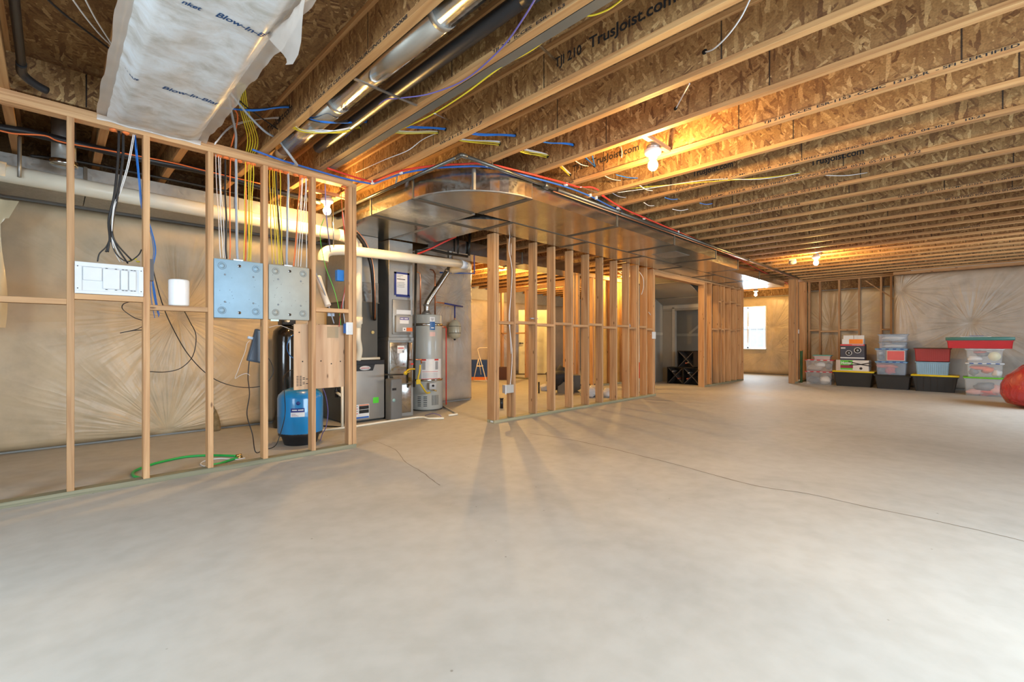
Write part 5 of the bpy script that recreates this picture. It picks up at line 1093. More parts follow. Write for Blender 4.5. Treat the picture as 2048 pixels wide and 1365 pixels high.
# ================================================================ CABLES AND PIPES UNDER THE CEILING
JX_ = lambda n: JX(n)
def run(nm, lab, pts, m, r, grp=None, jit=0.0, seed=0, holes=True):
    rn = random.Random(seed); P = []
    for (u, v, x) in pts: p = at_X(u, v, x); P.append(p + Vector((0, rn.uniform(-jit, jit), rn.uniform(-jit, jit))))
    return tag(obj(nm, MB().tube(smooth_path(P, 6), r, 6), m), lab, 'cable', grp)
bl_pts = [(437,216,.83),(505,221,1.03),(580,214,JX(0)),(608,236,1.30),(648,244,1.325),(695,245,1.52),(735,243,JX(1)),(815,254,2.0),(892,260,JX(2)),(960,269,2.49),(1031,272,JX(3)),(1092,285,2.98),(1147,291,JX(4)),(1172,317,3.45),(1190,333,JX(5))]
for k in range(4): run('blue_cable', 'blue network cable threaded through the webs of the nearest joists', bl_pts, cbl, .0036, 'blue cables threaded through the joists', .009, k)
for k in range(2): run('black_cable', 'black cable threaded through the joists beside the blue cables', bl_pts[:6], cbk, .0042, 'black cables threaded through the joists', .011, 20+k)
yw = [(560,240,JX(0)),(600,262,1.27),(645,267,1.36),(690,262,1.52),(722,254,JX(1)),(800,268,2.0),(876,267,JX(2)),(925,282,2.49),(1000,289,JX(3)),(1050,304,2.98),(1096,314,JX(4)),(1118,332,3.45),(1141,351,JX(5))]
for k in range(3): run('yellow_cable', 'yellow cable threaded through the webs of the nearest joists', yw, cyl, .0034, 'yellow cables threaded through the joists', .012, 40+k)
ww = [(430,287,.88),(470,250,1.08)] + [(u,v-3,x) for u,v,x in yw]
for k in range(3): run('white_cable', 'white cable threaded through the webs of the nearest joists', ww, cwh, .0034, 'white cables threaded through the joists', .010, 60+k)
for P_ in (bl_pts, yw):
    for (u, v, x) in P_:
        for n in range(6):
            if abs(x-JX(n)) < 1e-6: p = at_X(u, v, x); hole(n, p.y, p.z, .016)
# supply feeding the stud bays, coming from above the plate
def over(lab, nm, pts, m, r, grp=None): return tag(obj(nm, MB().tube(smooth_path(pts,6), r, 7), m), lab, 'cable', grp)
for k in range(5):
    xb = XaY(492+4*k, YC); over('yellow cable bending down onto the top plate right of the hanging wrap', 'yellow_cable', [Vector((.905+.012*k, 3.62, 2.86)), Vector((.98+.014*k, 3.85, 2.80)), Vector((xb-.03+.004*k, 4.17, 2.72)), Vector((xb, YC, 2.64))], cyl, .0042, 'yellow cables above the top plate')
over('orange cable bending down onto the top plate beside the yellow cables', 'orange_cable', [Vector((.88,3.60,2.84)), Vector((.93,3.82,2.78)), Vector((1.0,3.98,2.76)), Vector((XaY(461,YC),YC,2.64))], cor, .0055)
over('fat grey cable crossing above the top plate into the joist web', 'grey_cable', [Vector((.84,3.55,2.74)), Vector((1.0,3.72,2.70)), Vector((1.15,3.85,2.67)), Vector((1.25,3.93,2.68))], cgr, .0085)
over('fat grey cable bending down to the left panel from above the plate', 'grey_cable', [Vector((.84,3.58,2.73)), Vector((.93,3.85,2.72)), Vector((1.03,4.15,2.70)), Vector((XaY(471,YC),YC,2.64))], cgr, .0095)
over('fat grey cable looping over the top plate beside the round duct end', 'grey_cable', [Vector((1.30,4.0,2.70)), Vector((1.42,4.05,2.60)), Vector((1.50,4.15,2.585)), Vector((1.50,4.30,2.64))], cgr, .011)
over('black cable end poking out of the joist web above the plate', 'black_cable', [Vector((.82,3.6,2.80)), Vector((1.0,3.74,2.76)), Vector((1.25,3.86,2.72))], cbk, .005)
# purple and yellow cables stapled under the joists
wire('purple_cable', 'purple cable stapled under the joist right of the round duct', 'cable', [at_Z(1078,-15,2.628), at_Z(1045,40,2.628), at_Z(1000,100,2.628), at_Z(930,160,2.626), at_Z(860,188,2.625), at_Z(800,197,2.628), at_Z(768,202,2.66), at_Z(735,232,2.70), at_Z(690,275,2.74)], cpu, .0042)
wire('yellow_cable', 'yellow cable swooping across the joist bay at the top centre', 'cable', [at_Z(1248,-4,2.66), at_Z(1215,20,2.66), at_Z(1180,32,2.66), at_Z(1158,26,2.68)], cyl, .0045)
wire('yellow_cable', 'yellow cable running below the flat metal channel', 'cable', [at_Z(1134,36,2.69), at_Z(1100,72,2.68), at_Z(1060,103,2.66), at_Z(1000,136,2.64), at_Z(930,188,2.632), at_Z(860,232,2.632), at_Z(795,262,2.66)], cyl, .0045)
wire('white_cable', 'white cable curving out of a drilled hole in the joist web at top centre right', 'cable', [at_X(1410,105,JX(3)), at_X(1428,98,2.70), at_X(1455,72,2.66), at_X(1482,35,2.63), at_X(1502,-6,2.62)], cwh, .0048)
p = at_X(1410,105,JX(3)); hole(3, p.y, p.z, .016)
wire('white_cable', 'short white cable slanting out of a web hole above the nearest bulb', 'cable', [at_X(1352,217,JX(4)), at_X(1362,198,3.12), at_X(1379,168,2.90)], cwh, .0045); p = at_X(1352,218,JX(4)); hole(4, p.y, p.z, .014)
wire('white_cable', 'white cable sagging between the joists toward the metal elbow duct', 'cable', [at_X(876,266,JX(2)), at_X(845,280,2.2), at_X(815,302,2.15), at_X(770,320,2.1), at_Y(712,346,4.3)], cwh, .0036)
for k in range(2): wire('white_cable', 'white lamp cable beside the nearest bulb', 'cable', [at_X(1241,292,JX(5)) if k else at_X(1290,275,3.40), at_X(1244,305,JX(5)-.02) if k else at_X(1300,262,3.45), at_X(1243,316,JX(5)-.005) if k else at_X(1312,252,3.5)], cwh, .0042, 'white lamp cables by the nearest bulb')
for k, (a, b, c1, c2, n) in enumerate(((1150,322,1178,333,5),(1205,350,1242,362,6),(1222,385,1252,396,7),(1280,372,1305,382,6),(1288,406,1308,412,7),(1345,419,1376,419,8))):
    wire('white_cable', 'short white cable passing through a web above the red and blue pipes', 'cable', [at_X(a,b,JX(n)-.30), at_X((a+c1)/2,(b+c2)/2+3,JX(n)-.15), at_X(c1,c2,JX(n))], cwh, .0042, 'short white cables through the webs above the pipes')
for k, (a, b, c1, c2, n) in enumerate(((1232,350,1276,357,6),(1330,396,1355,399,7),(1400,407,1424,408,8),(1185,313,1190,333,5))):
    wire('blue_cable', 'short blue cable passing through a web above the red and blue pipes', 'cable', [at_X(a,b,JX(n)-.30), at_X((a+c1)/2,(b+c2)/2+2,JX(n)-.15), at_X(c1,c2,JX(n))], cbl, .0050, 'short blue cables through the webs above the pipes')
wire('yellow_cable', 'long thin yellow cable hanging along the joist bays beyond the nearest bulb', 'cable', [at_X(1240,380,JX(6)), at_X(1300,374,4.35), at_X(1420,364,4.6), at_X(1540,355,4.9), at_X(1600,345,JX(8))], cyl, .0036)
wire('white_cable', 'long thin white cable hanging along the joist bays beyond the nearest bulb', 'cable', [at_X(1235,386,JX(6)), at_X(1300,377,4.35), at_X(1420,360,4.6), at_X(1520,359,4.85), at_X(1600,347,JX(8))], cwh, .0036)
wire('white_cable', 'thin white cable hanging under the joists at mid right', 'cable', [at_X(1640,351,JX(8)), at_X(1690,352,5.4), at_X(1735,346,JX(9))], cwh, .0036)
for (a,b,c1,d1,n) in ((1957,265,2000,238,9),(1903,310,1928,296,10)): wire('white_cable', 'short bent white cable coming out of a web at the right edge', 'cable', [at_X(a,b,JX(n)), at_X((a+c1)/2-4,(b+d1)/2+3,JX(n)-.08), at_X(c1,d1,JX(n)-.2)], cwh, .0050, 'bent white cable ends at the right edge')
for (a,b,c1,d1,xa,n,lab) in ((1065,78,1112,122,1.80,2,'flat grey metal strap bridging two joists at the top centre'),(870,228,900,242,JX(1)+.003,2,'short metal strap beside the threaded cables'),(1162,375,1195,386,JX(4)+.003,5,'short metal strap above the red pipe')):
    tag(obj('strap_hanger', MB().beam(at_X(a,b,xa), at_X(c1,d1,JX(n)+.002), .016, .004), steel), lab, 'strap')
tag(obj('strap_hanger', MB().beam(at_X(1846,232,JX(7)+.003), at_X(1836,258,JX(8)+.003), .012, .004), cgr), 'small grey strap between joists near the flange date print', 'strap')
# gas line and water tubing along the big duct
ga = thing('gas_pipe', 'steel gas pipe following the outer edge of the wide trunk duct', 'pipe', (2.4, 3.0, 2.59)); iro = plain('steel_pipe', (0.13,0.125,0.11), 0.30, 0.7)
obj('pipe', MB().tube([(2.39,6.0,2.59),(2.39,3.02,2.59)], .016, 12), iro, ga); obj('pipe', MB().tube([(2.41,2.975,2.59),(3.60,2.975,2.59)], .016, 12), iro, ga)
obj('pipe', MB().tube([(3.62,2.975,2.59),(12.9,2.975,2.59)], .024, 12), iro, ga)
obj('elbow', MB().tube(smooth_path([(2.39,3.05,2.59),(2.39,3.0,2.592),(2.398,2.98,2.592),(2.44,2.975,2.59)],4), .019, 12), iro, ga)
for x in (3.45, 4.75, 9.3): obj('coupling', MB().tube([(x-.035,2.975,2.59),(x+.035,2.975,2.59)], .031, 12), iro, ga)
obj('tee', MB().tube([(3.50,2.975,2.585),(3.50,2.975,2.622)], .016, 10), brass, ga); obj('tee', MB().tube([(4.75,2.975,2.585),(4.75,2.93,2.63)], .018, 10), iro, ga)
tag(obj('copper_line', MB().tube([(3.55,2.965,2.556),(12.5,2.965,2.556)], .006, 8), copper), 'thin copper line along the lower side of the gas pipe', 'pipe')
tag(obj('strap_hanger', MB().beam((2.72,2.96,2.60),(2.72,3.0,2.72),.016,.003), steel), 'short strap holding the red pipe at the elbow duct', 'strap')
tag(obj('strap_hanger', MB().beam((2.40,4.05,2.575),(2.40,4.0,2.68),.016,.003), steel), 'short strap holding the gas pipe left of the elbow duct', 'strap')
def pex(lab, pts, m, z=2.622, r=.0085):
    P = [at_Z(u, v, z) for u, v in pts]; return tag(obj('water_tube', MB().tube(smooth_path(P,6), r, 10), m), lab, 'pipe')
pex('red water tube arching over the elbow duct and ending at a joist', [(655,337),(700,352),(738,363),(750,363),(800,343),(860,333),(920,329),(975,329),(1050,346),(1130,367),(1158,375),(1182,375),(1197,381)], red)
pex('red water tube running far along the wide trunk duct', [(1205,392),(1245,417),(1300,441),(1350,462),(1400,483),(1460,511),(1530,546),(1575,568)], red, r=.010)
pex('blue water tube running along the wide trunk duct under the red one', [(505,300),(560,320),(620,338),(690,358),(742,368),(752,367),(800,349),(860,338),(920,334),(975,335),(1050,352),(1130,374),(1182,394),(1230,418),(1300,449),(1400,492),(1470,523)], blue, 2.612)
for i, (u, v) in enumerate(((745,366),(802,346),(975,331),(1132,370),(1180,392),(1192,397),(1236,417),(1288,438),(1356,465),(1412,490))):
    p = at_Z(u, v, 2.615); tag(obj('pipe_clip', MB().bbox(p.x-.012,p.x+.012,p.y-.016,p.y+.016,2.602,2.634,.003,1), cwh), 'white plastic clip holding the red and blue tubes to the joists', 'pipe clip', 'white clips along the red and blue tubes')
pex('short red tube end sweeping up to the black pipe behind the duct', [(836,508),(870,497),(905,478),(925,472)], red, 2.42, .011) if False else tag(obj('water_tube', MB().tube(smooth_path([at_Y(835,509,5.45), at_Y(862,498,5.4), at_Y(890,484,5.3), at_Y(912,474,5.2)],6), .012, 10), red), 'red tube sweeping up to the black manifold behind the duct', 'pipe')
wire('white_cable', 'pair of white cables hanging down beside the second stud of the middle wall', 'cable', [at_Y(1020,470,YW+.03), at_Y(1018,500,YW+.03), at_Y(1024,540,YW+.03), at_Y(1022,590,YW+.03), at_Y(1018,640,YW+.03), at_Y(1024,700,YW+.03), at_Y(1023,745,YW+.03), at_Y(1020,773,YW+.03)], cwh, .0050)
wire('white_cable', 'second white cable looping beside the second stud of the middle wall', 'cable', [at_Y(1024,470,YW+.05), at_Y(1022,505,YW+.05), at_Y(1026,545,YW+.05), at_Y(1020,620,YW+.05), at_Y(1021,690,YW+.05), at_Y(1025,735,YW+.05), at_Y(1022,773,YW+.05)], cwh, .0045)
ob = thing('outlet_box', 'grey electrical box with white cover low on the middle stud wall', 'electrical box', at_Y(1017,780,YW))
oa, ob2 = at_Y(1010.5,771,YW), at_Y(1024,788.5,YW); obj('box', MB().bbox(oa.x+.012, 4.312, YW-.002, YW+.07, ob2.z+.012, oa.z-.004, .003, 1), plain('box_grey', (0.42,0.41,0.39), 0.5), ob); obj('cover', MB().box(oa.x, oa.x+.012, YW-.006, YW+.004, ob2.z, oa.z), wht, ob)
sa, sb = at_Y(1303.5,664.5,YW), at_Y(1310.5,678.5,YW); tag(obj('light_switch', MB().bbox(sa.x, sb.x, YW-.012, YW-.001, sb.z, sa.z, .003, 1), wht), 'small white light switch beside the wine rack opening', 'light switch')
for (a, b, xx, lab) in ((1279,545,7.68,'white cable hanging in the last studs of the middle wall'),(1297,625,8.0,'white cable curling down to the switch beside the opening')):
    wire('white_cable', lab, 'cable', [at_Y(a,b,YW+.05), at_Y(a+7,b+12,YW+.05), at_Y(a+8,b+30,YW+.05), at_Y(a+4,b+45,YW+.05)], cwh, .0065)
tag(obj('cable_coil', MB().blob(at_Y(1258,652,YW+.04), .03,.02,.035, 4, .3), cgr), 'small grey clump of wire on the middle wall blocking', 'cable')
to = at_Y(1071,638.5,YW+.02); tag(obj('tool', MB().bbox(to.x-.09,to.x+.06,to.y,to.y+.035,to.z-.004,to.z+.012,.004,1), plain('tool_grey', (0.42,0.43,0.46), 0.3, 0.5)), 'small grey and black tool lying on the middle wall blocking', 'tool')

# ================================================================ WINE RACK CLOSET
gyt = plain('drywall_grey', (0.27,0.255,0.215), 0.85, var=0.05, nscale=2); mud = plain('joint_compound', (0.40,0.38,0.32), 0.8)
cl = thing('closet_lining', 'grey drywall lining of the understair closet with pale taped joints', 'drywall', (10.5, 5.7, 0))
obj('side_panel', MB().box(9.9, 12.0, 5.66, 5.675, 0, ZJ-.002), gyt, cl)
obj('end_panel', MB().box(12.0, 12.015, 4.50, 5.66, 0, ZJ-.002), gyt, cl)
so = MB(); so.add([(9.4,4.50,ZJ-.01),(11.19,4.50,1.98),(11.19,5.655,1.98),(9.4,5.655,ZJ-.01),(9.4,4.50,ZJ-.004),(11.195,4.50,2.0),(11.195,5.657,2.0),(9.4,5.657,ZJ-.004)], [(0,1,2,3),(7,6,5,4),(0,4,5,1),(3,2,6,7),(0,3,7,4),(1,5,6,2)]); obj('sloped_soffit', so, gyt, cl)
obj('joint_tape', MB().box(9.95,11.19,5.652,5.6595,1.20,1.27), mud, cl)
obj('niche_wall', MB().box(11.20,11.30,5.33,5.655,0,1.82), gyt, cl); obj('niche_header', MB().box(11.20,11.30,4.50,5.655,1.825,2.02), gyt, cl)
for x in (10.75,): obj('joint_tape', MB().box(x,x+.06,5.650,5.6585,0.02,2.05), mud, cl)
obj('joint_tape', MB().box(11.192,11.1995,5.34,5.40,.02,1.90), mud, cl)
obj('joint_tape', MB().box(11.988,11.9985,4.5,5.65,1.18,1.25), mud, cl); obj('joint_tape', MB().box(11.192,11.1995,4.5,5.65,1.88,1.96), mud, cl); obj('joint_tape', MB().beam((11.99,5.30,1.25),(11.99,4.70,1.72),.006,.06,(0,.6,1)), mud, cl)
for a in (.35,.80):
    z = ZJ-.01+(1.98-ZJ+.01)*a; x = 9.4+1.79*a; obj('joint_tape', MB().beam((x,4.51,z-.006),(x,5.65,z-.006),.07,.004), mud, cl)
rk_m = plain('rack_black', (0.012,0.011,0.010), 0.35); rk_e = plain('rack_edge', (0.10,0.085,0.075), 0.4)
def rack(label, x, y, z, s=0.405, seed=0):
    t = thing('wine_rack', label, 'wine rack', (x+.15, y+s/2, z))
    m = MB(); w = .014; m.box(x,x+.30,y,y+s,z,z+w); m.box(x,x+.30,y,y+s,z+s-w,z+s); m.box(x,x+.30,y,y+w,z,z+s); m.box(x,x+.30,y+s-w,y+s,z,z+s); m.box(x+.285,x+.30,y,y+s,z,z+s)
    obj('cube_frame', m, rk_m, t)
    for sg in (1,-1):
        a = (x+.15, y+w, z+w if sg > 0 else z+s-w); b = (x+.15, y+s-w, z+s-w if sg > 0 else z+w); obj('divider', MB().beam(a, b, .27, .010, (0,-sg,1)), rk_e, t)
    rn = random.Random(seed)
    for k in range(2 if seed else 1): 
        yy, zz = y+s/2+rn.uniform(-.10,.12), z+s/2+rn.choice((-1,1))*rn.uniform(.06,.12); obj('bottle_end', MB().tube([(x+.02,yy,zz),(x+.24,yy,zz)], [.014,.034], 12), plain('foil_%d' % (seed*3+k), rn.choice(((0.5,0.5,0.48),(0.55,0.16,0.10),(0.40,0.42,0.3))), 0.3, 0.6), t)
rack('left black X-divided wine rack cube on the closet floor', 10.80, 4.935, 0.0, seed=1)
rack('right black X-divided wine rack cube on the closet floor', 10.78, 4.52, 0.0, seed=2)
rack('black X-divided wine rack cube stacked on top of the other two', 10.83, 4.68, 0.407, seed=3)
rack('black wine rack cube partly hidden behind the far wall opening', 10.95, 4.42-.17, 0.407, seed=0) if False else None

# ================================================================ REAR ROOM
dr = thing('panel_door', 'pale six-panel door standing open in the rear room beyond the studs', 'door', at_D(1066,748,14.3))
base = at_D(1066,748,14.3); zb0 = base.z; rr_ = Vector((1,-1,0)).normalized(); ff = Vector((1,1,0)).normalized(); dm = plain('door_cream', (0.70,0.70,0.52), 0.45)
def dquad(nm, u0, u1, z0, z1, th, off, m):
    c_ = Vector((base.x, base.y, 0)) + ff*off; mbq = MB(); a = c_+rr_*u0; b = c_+rr_*u1
    vs = [Vector((q.x,q.y,z)) + ff*(th if k else 0) for k in (0,1) for (q,z) in ((a,z0),(b,z0),(b,z1),(a,z1))]
    mbq.add(vs, [(0,1,2,3),(7,6,5,4),(0,4,5,1),(1,5,6,2),(2,6,7,3),(3,7,4,0)]); return obj(nm, mbq, m, dr)
dquad('slab', -.45, .45, zb0, zb0+1.98, .035, 0, dm)
for (u0,u1) in ((-.36,-.06),(.06,.36)):
    for (z0_,z1_) in ((.20,.85),(1.0,1.62),(1.70,1.88)): dquad('raised_panel', u0, u1, zb0+z0_, zb0+z1_, .008, -.007, dm); dquad('raised_panel', u0+.04, u1-.04, zb0+z0_+.04, zb0+z1_-.04, .008, -.013, dm)
dquad('handle', -.42, -.30, zb0+.93, zb0+.96, .02, -.05, iron); dquad('handle_rose', -.43, -.38, zb0+.92, zb0+.97, .04, -.04, iron)
dquad('threshold', -.55, .52, 0.0, zb0-.002, .10, -.02, plain('threshold_dark', (0.12,0.10,0.08), 0.7))
dquad('door_jamb', .455, .52, zb0, zb0+2.0, .06, 0, wht)
# things on the rear floor, placed where they stand
def bxd(u0, u1, v0, v1, dep=.3):
    """axis-aligned box whose near bottom edge is seen at v1"""
    p0, p1 = at_Z(u0, v1, 0), at_Z(u1, v1, 0); d = FPX*CH/(v1-683); z1 = CH+(683-v0)/FPX*d
    return p0, p1, z1
def fbox(mb, u0, u1, v0, v1, dep, off=0.0, lift=0.0):
    p0, p1, z1 = bxd(u0, u1, v0, v1); p0 = p0+ff*off; p1 = p1+ff*off; vs = [q+ff*k*dep+Vector((0,0,z)) for z in (lift, z1) for (q,k) in ((p0,0),(p1,0),(p1,1),(p0,1))]
    return mb.add(vs, [(0,3,2,1),(4,5,6,7),(0,1,5,4),(1,2,6,5),(2,3,7,6),(3,0,4,7)])
bx1 = thing('cardboard_box', 'blue and orange printed box behind the step stool', 'box', at_Z(958,761,0))
obj('carton', fbox(MB(), 938, 976, 721, 761, .35), plain('box_blue2', (0.012,0.05,0.19), 0.5), bx1)
obj('orange_band', fbox(MB(), 937.5, 976.5, 755, 761, .36, -.004), plain('box_orange', (0.75,0.20,0.03), 0.5), bx1)
obj('printed_panel', fbox(MB(), 956, 972, 735, 747, .01, -.006, .18), plain('box_photo', (0.35,0.33,0.30), 0.6), bx1)
obj('sun_mark', fbox(MB(), 966, 973, 728, 733, .01, -.006, .40), MATS['box_orange'], bx1)
tag(obj('brown_box', fbox(MB(), 998, 1017, 736, 761, .35), plain('dark_brown', (0.07,0.025,0.015), 0.6)), 'dark brown box on the rear floor behind the first middle studs', 'box')
ss = thing('step_stool', 'folding cream metal step stool in front of the blue and orange box', 'step stool', at_Z(960,764,0)); cm = plain('stool_cream', (0.72,0.64,0.50), 0.4)
D1 = 11.5
def sp(u, v, dd=0): return at_D(u, v, D1+dd)
obj('front_frame', MB().tube(smooth_path([sp(973,765), sp(965,735), sp(956,703), sp(958,697.5), sp(963,696.5), sp(978,696.5)],4), .011, 8), cm, ss)
obj('front_frame', MB().tube([sp(989,765,.2), sp(980,735,.2), sp(978,696.5,.1)], .011, 8), cm, ss)
obj('rear_frame', MB().tube([sp(947,762,.1), sp(957,718,.05)], .010, 8), cm, ss); obj('rear_frame', MB().tube([sp(962,750,.4), sp(957,718,.25)], .010, 8), cm, ss)
obj('cross_bar', MB().tube([sp(947,762,.1), sp(975,762,.1)], .009, 8), cm, ss); obj('step_tread', MB().beam(sp(954,733,.1), sp(966,733,.1), .18, .02), cm, ss)
for i, (u0, u1, v0, v1, lab) in enumerate(((999.5,1007,797,817.5,'black drain stub standing up from the floor behind the first middle studs'),(1076,1079.5,765,787.5,'thin black drain stub standing up from the floor behind the third middle stud'))):
    d = FPX*CH/(v1-683); p = at_Z((u0+u1)/2, v1, 0); h = (v1-v0)/FPX*d; r_ = (u1-u0)/2/FPX*d; tt = thing('drain_stub', lab, 'drain pipe', p)
    obj('pipe', MB().lathe([(r_*.92,0),(r_*.92,h-.01)], p, 16), blk, tt); obj('rim', MB().lathe([(r_*1.08,h-.012),(r_*1.12,h),(r_*.8,h)], p, 16), blk, tt)
br = thing('black_bag', 'limp black bag slumped beside the grey box behind the middle studs', 'bag', at_Z(1110,776,0)); fab = plain('black_fabric', (0.022,0.021,0.024), 0.7, var=.3)
obj('bag_body', MB().blob(at_D(1111,756,9.2), .22,.20,.15, 5, .22), fab, br); obj('bag_top', MB().blob(at_D(1123,751,9.35), .13,.14,.17, 6, .2), fab, br)
obj('bag_skirt', MB().blob(at_D(1114,770,9.3), .12,.12,.10, 8, .2), fab, br)
crt = thing('open_box', 'grey-sided open box next to the limp black bag', 'box', at_Z(1140,787,0))
obj('box_body', fbox(MB(), 1128, 1161, 752, 786, .40), plain('crate_grey', (0.085,0.08,0.072), 0.6), crt); obj('box_front', fbox(MB(), 1114, 1146, 764, 786, .16, -.18), plain('crate_tan', (0.16,0.13,0.09), 0.7), crt)
for i, (u, v, s) in enumerate(((1090,776,.09),(1176,785,.12),(1188,783,.13),(1213,787,.10))): tag(obj('plastic_bag', MB().blob(at_Z(u,v,s*.75), s*1.2, s*1.2, s*.8, 30+i, .35), plain('bag_white', (0.60,0.58,0.56), 0.5)), 'crumpled white plastic bag on the rear floor behind the middle studs', 'plastic bag', 'crumpled white bags on the rear floor')
gr = thing('wrapped_box', 'dark goods under clear plastic behind the last middle studs', 'box', at_Z(1228,765,0))
obj('box_body', fbox(MB(), 1212, 1246, 712, 763, .5), plain('cart_dark', (0.03,0.028,0.022), 0.5), gr); obj('plastic_fold', MB().tube(smooth_path([at_D(1212,712,12.2), at_D(1228,708,12.2), at_D(1246,718,12.2)],5), .03, 8), galv, gr)
obj('top_box', fbox(MB(), 1214, 1244, 695, 706, .4, .1, 1.0-.25), plain('cart_box', (0.05,0.05,0.05), 0.5), gr)
tag(obj('lumber_pile', MB().beam(at_Z(1160,772,.03), at_Z(1205,771,.03), .08,.06), blk), 'black length of material lying on the rear floor', 'scrap')
# rolled sheet leaning in the last bay
rl = thing('sheeting_roll', 'rolled foil sheeting standing behind the last studs of the middle wall with a red label', 'roll', at_Y(1277,800,4.7)); rp = at_Y(1277.5,700,4.75)
obj('roll', MB().lathe([(.055,.0),(.06,.05),(.055,1.35),(.04,1.38)], (rp.x,rp.y,0), 16), plain('foil_tan', (0.55,0.47,0.36), 0.3, 0.4, bump=.8, bscale=14), rl); obj('red_label', MB().lathe([(.062,.30),(.062,.62)], (rp.x,rp.y,0), 16), red, rl)
# ================================================================ STORAGE TOTES BY THE RIGHT WALL
XT = 12.90
def clear(name, col=(0.72,0.76,0.80), alpha=0.24): return plain(name, col, 0.22, alpha=alpha, var=.02)
clr = clear('clear_tote'); clb = clear('clear_blue_tote', (0.50,0.62,0.78), .34)
tb_blk = plain('tote_black', (0.028,0.027,0.026), 0.45); tb_yel = plain('tote_yellow', (0.72,0.52,0.01), 0.4); tb_red = plain('tote_red', (0.36,0.035,0.03), 0.42); tb_blu = plain('tote_blue', (0.25,0.40,0.52), 0.42)
def tote(label, u0, u1, v1, v0, xf, dep, body, lid=None, lidh=.03, z0=None, ribs=0, tp=.016, latch=None, contents=None, group=None, rim=None, nm='storage_tote', cat='storage tote', lidtop=False):
    """u0..u1 left/right at the front face, v0 top, v1 bottom (z0 overrides)"""
    yl, yr = YaX(u0, xf), YaX(u1, xf); ym = (yl+yr)/2; d = (xf+ym)/R2
    zb = z0 if z0 is not None else 0.0; zt = CH+(683-v0)/FPX*d
    t = thing(nm, label, cat, (xf+dep/2, ym, zb), group)
    m = MB(); m.taper(xf, xf+dep, yr, yl, zb, zt-lidh, tp)
    obj('body', m, body, t)
    r = rim or body; obj('rim', MB().bbox(xf-.012, xf+dep+.012, yr-.012, yl+.012, zt-lidh-.018, zt-lidh, .004, 1), r, t)
    if lid: 
        obj('lid', MB().bbox(xf-.022, xf+dep+.022, yr-.022, yl+.022, zt-lidh+.0005, zt-.003, .008, 2), lid, t)
        obj('lid_ridge', MB().bbox(xf+.03, xf+dep-.03, yr+.04, yl-.04, zt-.0035, zt, .001, 1), lid, t)
    for k in range(ribs):
        y = yr+tp+.03+(yl-yr-2*tp-.06)*k/(ribs-1); obj('rib', MB().beam((xf+tp-.004,y,zb+.02),(xf+.002,y,zt-lidh-.02),.010,.012,(1,0,0)), body, t)
    if latch:
        for k in range(4):
            y = yr+(yl-yr)*(.14+.24*k); obj('latch', MB().bbox(xf-.028, xf-.0225, y-.028, y+.028, zt-lidh+.002, zt-.004, .002, 1), latch, t)
    if contents:
        for i, (a, b, s1, s2, mat_) in enumerate(contents):
            w = yl-yr; h = zt-lidh-zb
            obj('contents', MB().blob((xf+.06+dep*.25, yl-w*a, zb+h*b), dep*.24, w*s1, h*s2, i+int(u0), .22), mat_, t)
    return t, (yl, yr, zb, zt)
cR = plain('cloth_red', (0.62,0.07,0.04), .8, var=.2); cW = plain('cloth_white', (0.66,0.64,0.62), .8, var=.12); cG = plain('cloth_grey', (0.16,0.16,0.17), .8, var=.3); cO = plain('cloth_orange', (0.78,0.15,0.05), .8, var=.2); cP = plain('cloth_pink', (0.62,0.30,0.26), .8, var=.2); cB = plain('cloth_tan', (0.40,0.33,0.26), .8)
redl = plain('lid_red', (0.58,0.05,0.06), .4); bluel = plain('lid_blue', (0.16,0.36,0.62), .35); whl = plain('lid_white', (0.66,0.68,0.70), .35); latb = plain('latch_blue', (0.015,0.07,0.30), .35)
# stack 1 (leftmost)
_, q = tote('clear tote with red lid on the floor, bottom left of the tote row', 1611,1663, 770, 744, 13.02,.42, clr, redl, .02, contents=((.3,.35,.28,.25,cG),(.7,.4,.22,.32,cW)), latch=whl)
_, q = tote('clear tote with red lid, upper one of the leftmost stack', 1611,1665, 0, 720.5, 13.02,.42, clr, redl, .02, z0=q[3]+.001, contents=((.3,.3,.28,.25,cB),(.5,.6,.22,.28,cW),(.8,.5,.14,.3,cG)), latch=whl)
tote('small box with teal lid on top of the leftmost stack', 1627,1660, 0, 711, 13.08,.22, clear('clear_pink',(0.7,0.6,0.6),.6), plain('lid_teal', (0.08,0.38,0.36), .4), .02, z0=q[3]+.001, tp=.015)
# stack 2
_, q = tote('black tote with yellow lid under the ceiling fan box', 1667,1746, 774, 743, 12.98,.50, tb_blk, tb_yel, .035, tp=.05)
def carton(nm, lab, u0, u1, v0, xf, dep, z0, m):
    yl, yr = YaX(u0, xf), YaX(u1, xf); d = (xf+(yl+yr)/2)/R2; zt = CH+(683-v0)/FPX*d
    t = thing(nm, lab, 'box', (xf+dep/2, (yl+yr)/2, z0)); obj('carton', MB().bbox(xf, xf+dep, yr, yl, z0, zt, .003, 1), m, t); return t, yl, yr, z0, zt
wc = plain('carton_white', (0.62,0.61,0.60), .5)
def facep(t, xf, yl, yr, a0, a1, z0, z1, m, nm='printed_panel', off=.002): return obj(nm, MB().box(xf-off-.001, xf-off, yl+(yr-yl)*a1, yl+(yr-yl)*a0, z0, z1), m, t)
t, yl, yr, z0, zt = carton('fan_box', 'white and green ceiling fan box lettered Hunter on the yellow lid', 1672,1737.5, 721.5, 13.02,.36, q[3]+.001, wc); H_ = zt-z0
gnn = plain('print_green', (0.10,0.50,0.05), .5); mar = plain('print_maroon', (0.25,0.02,0.06), .5); tan_ = plain('print_tan', (0.5,0.4,0.36), .6)
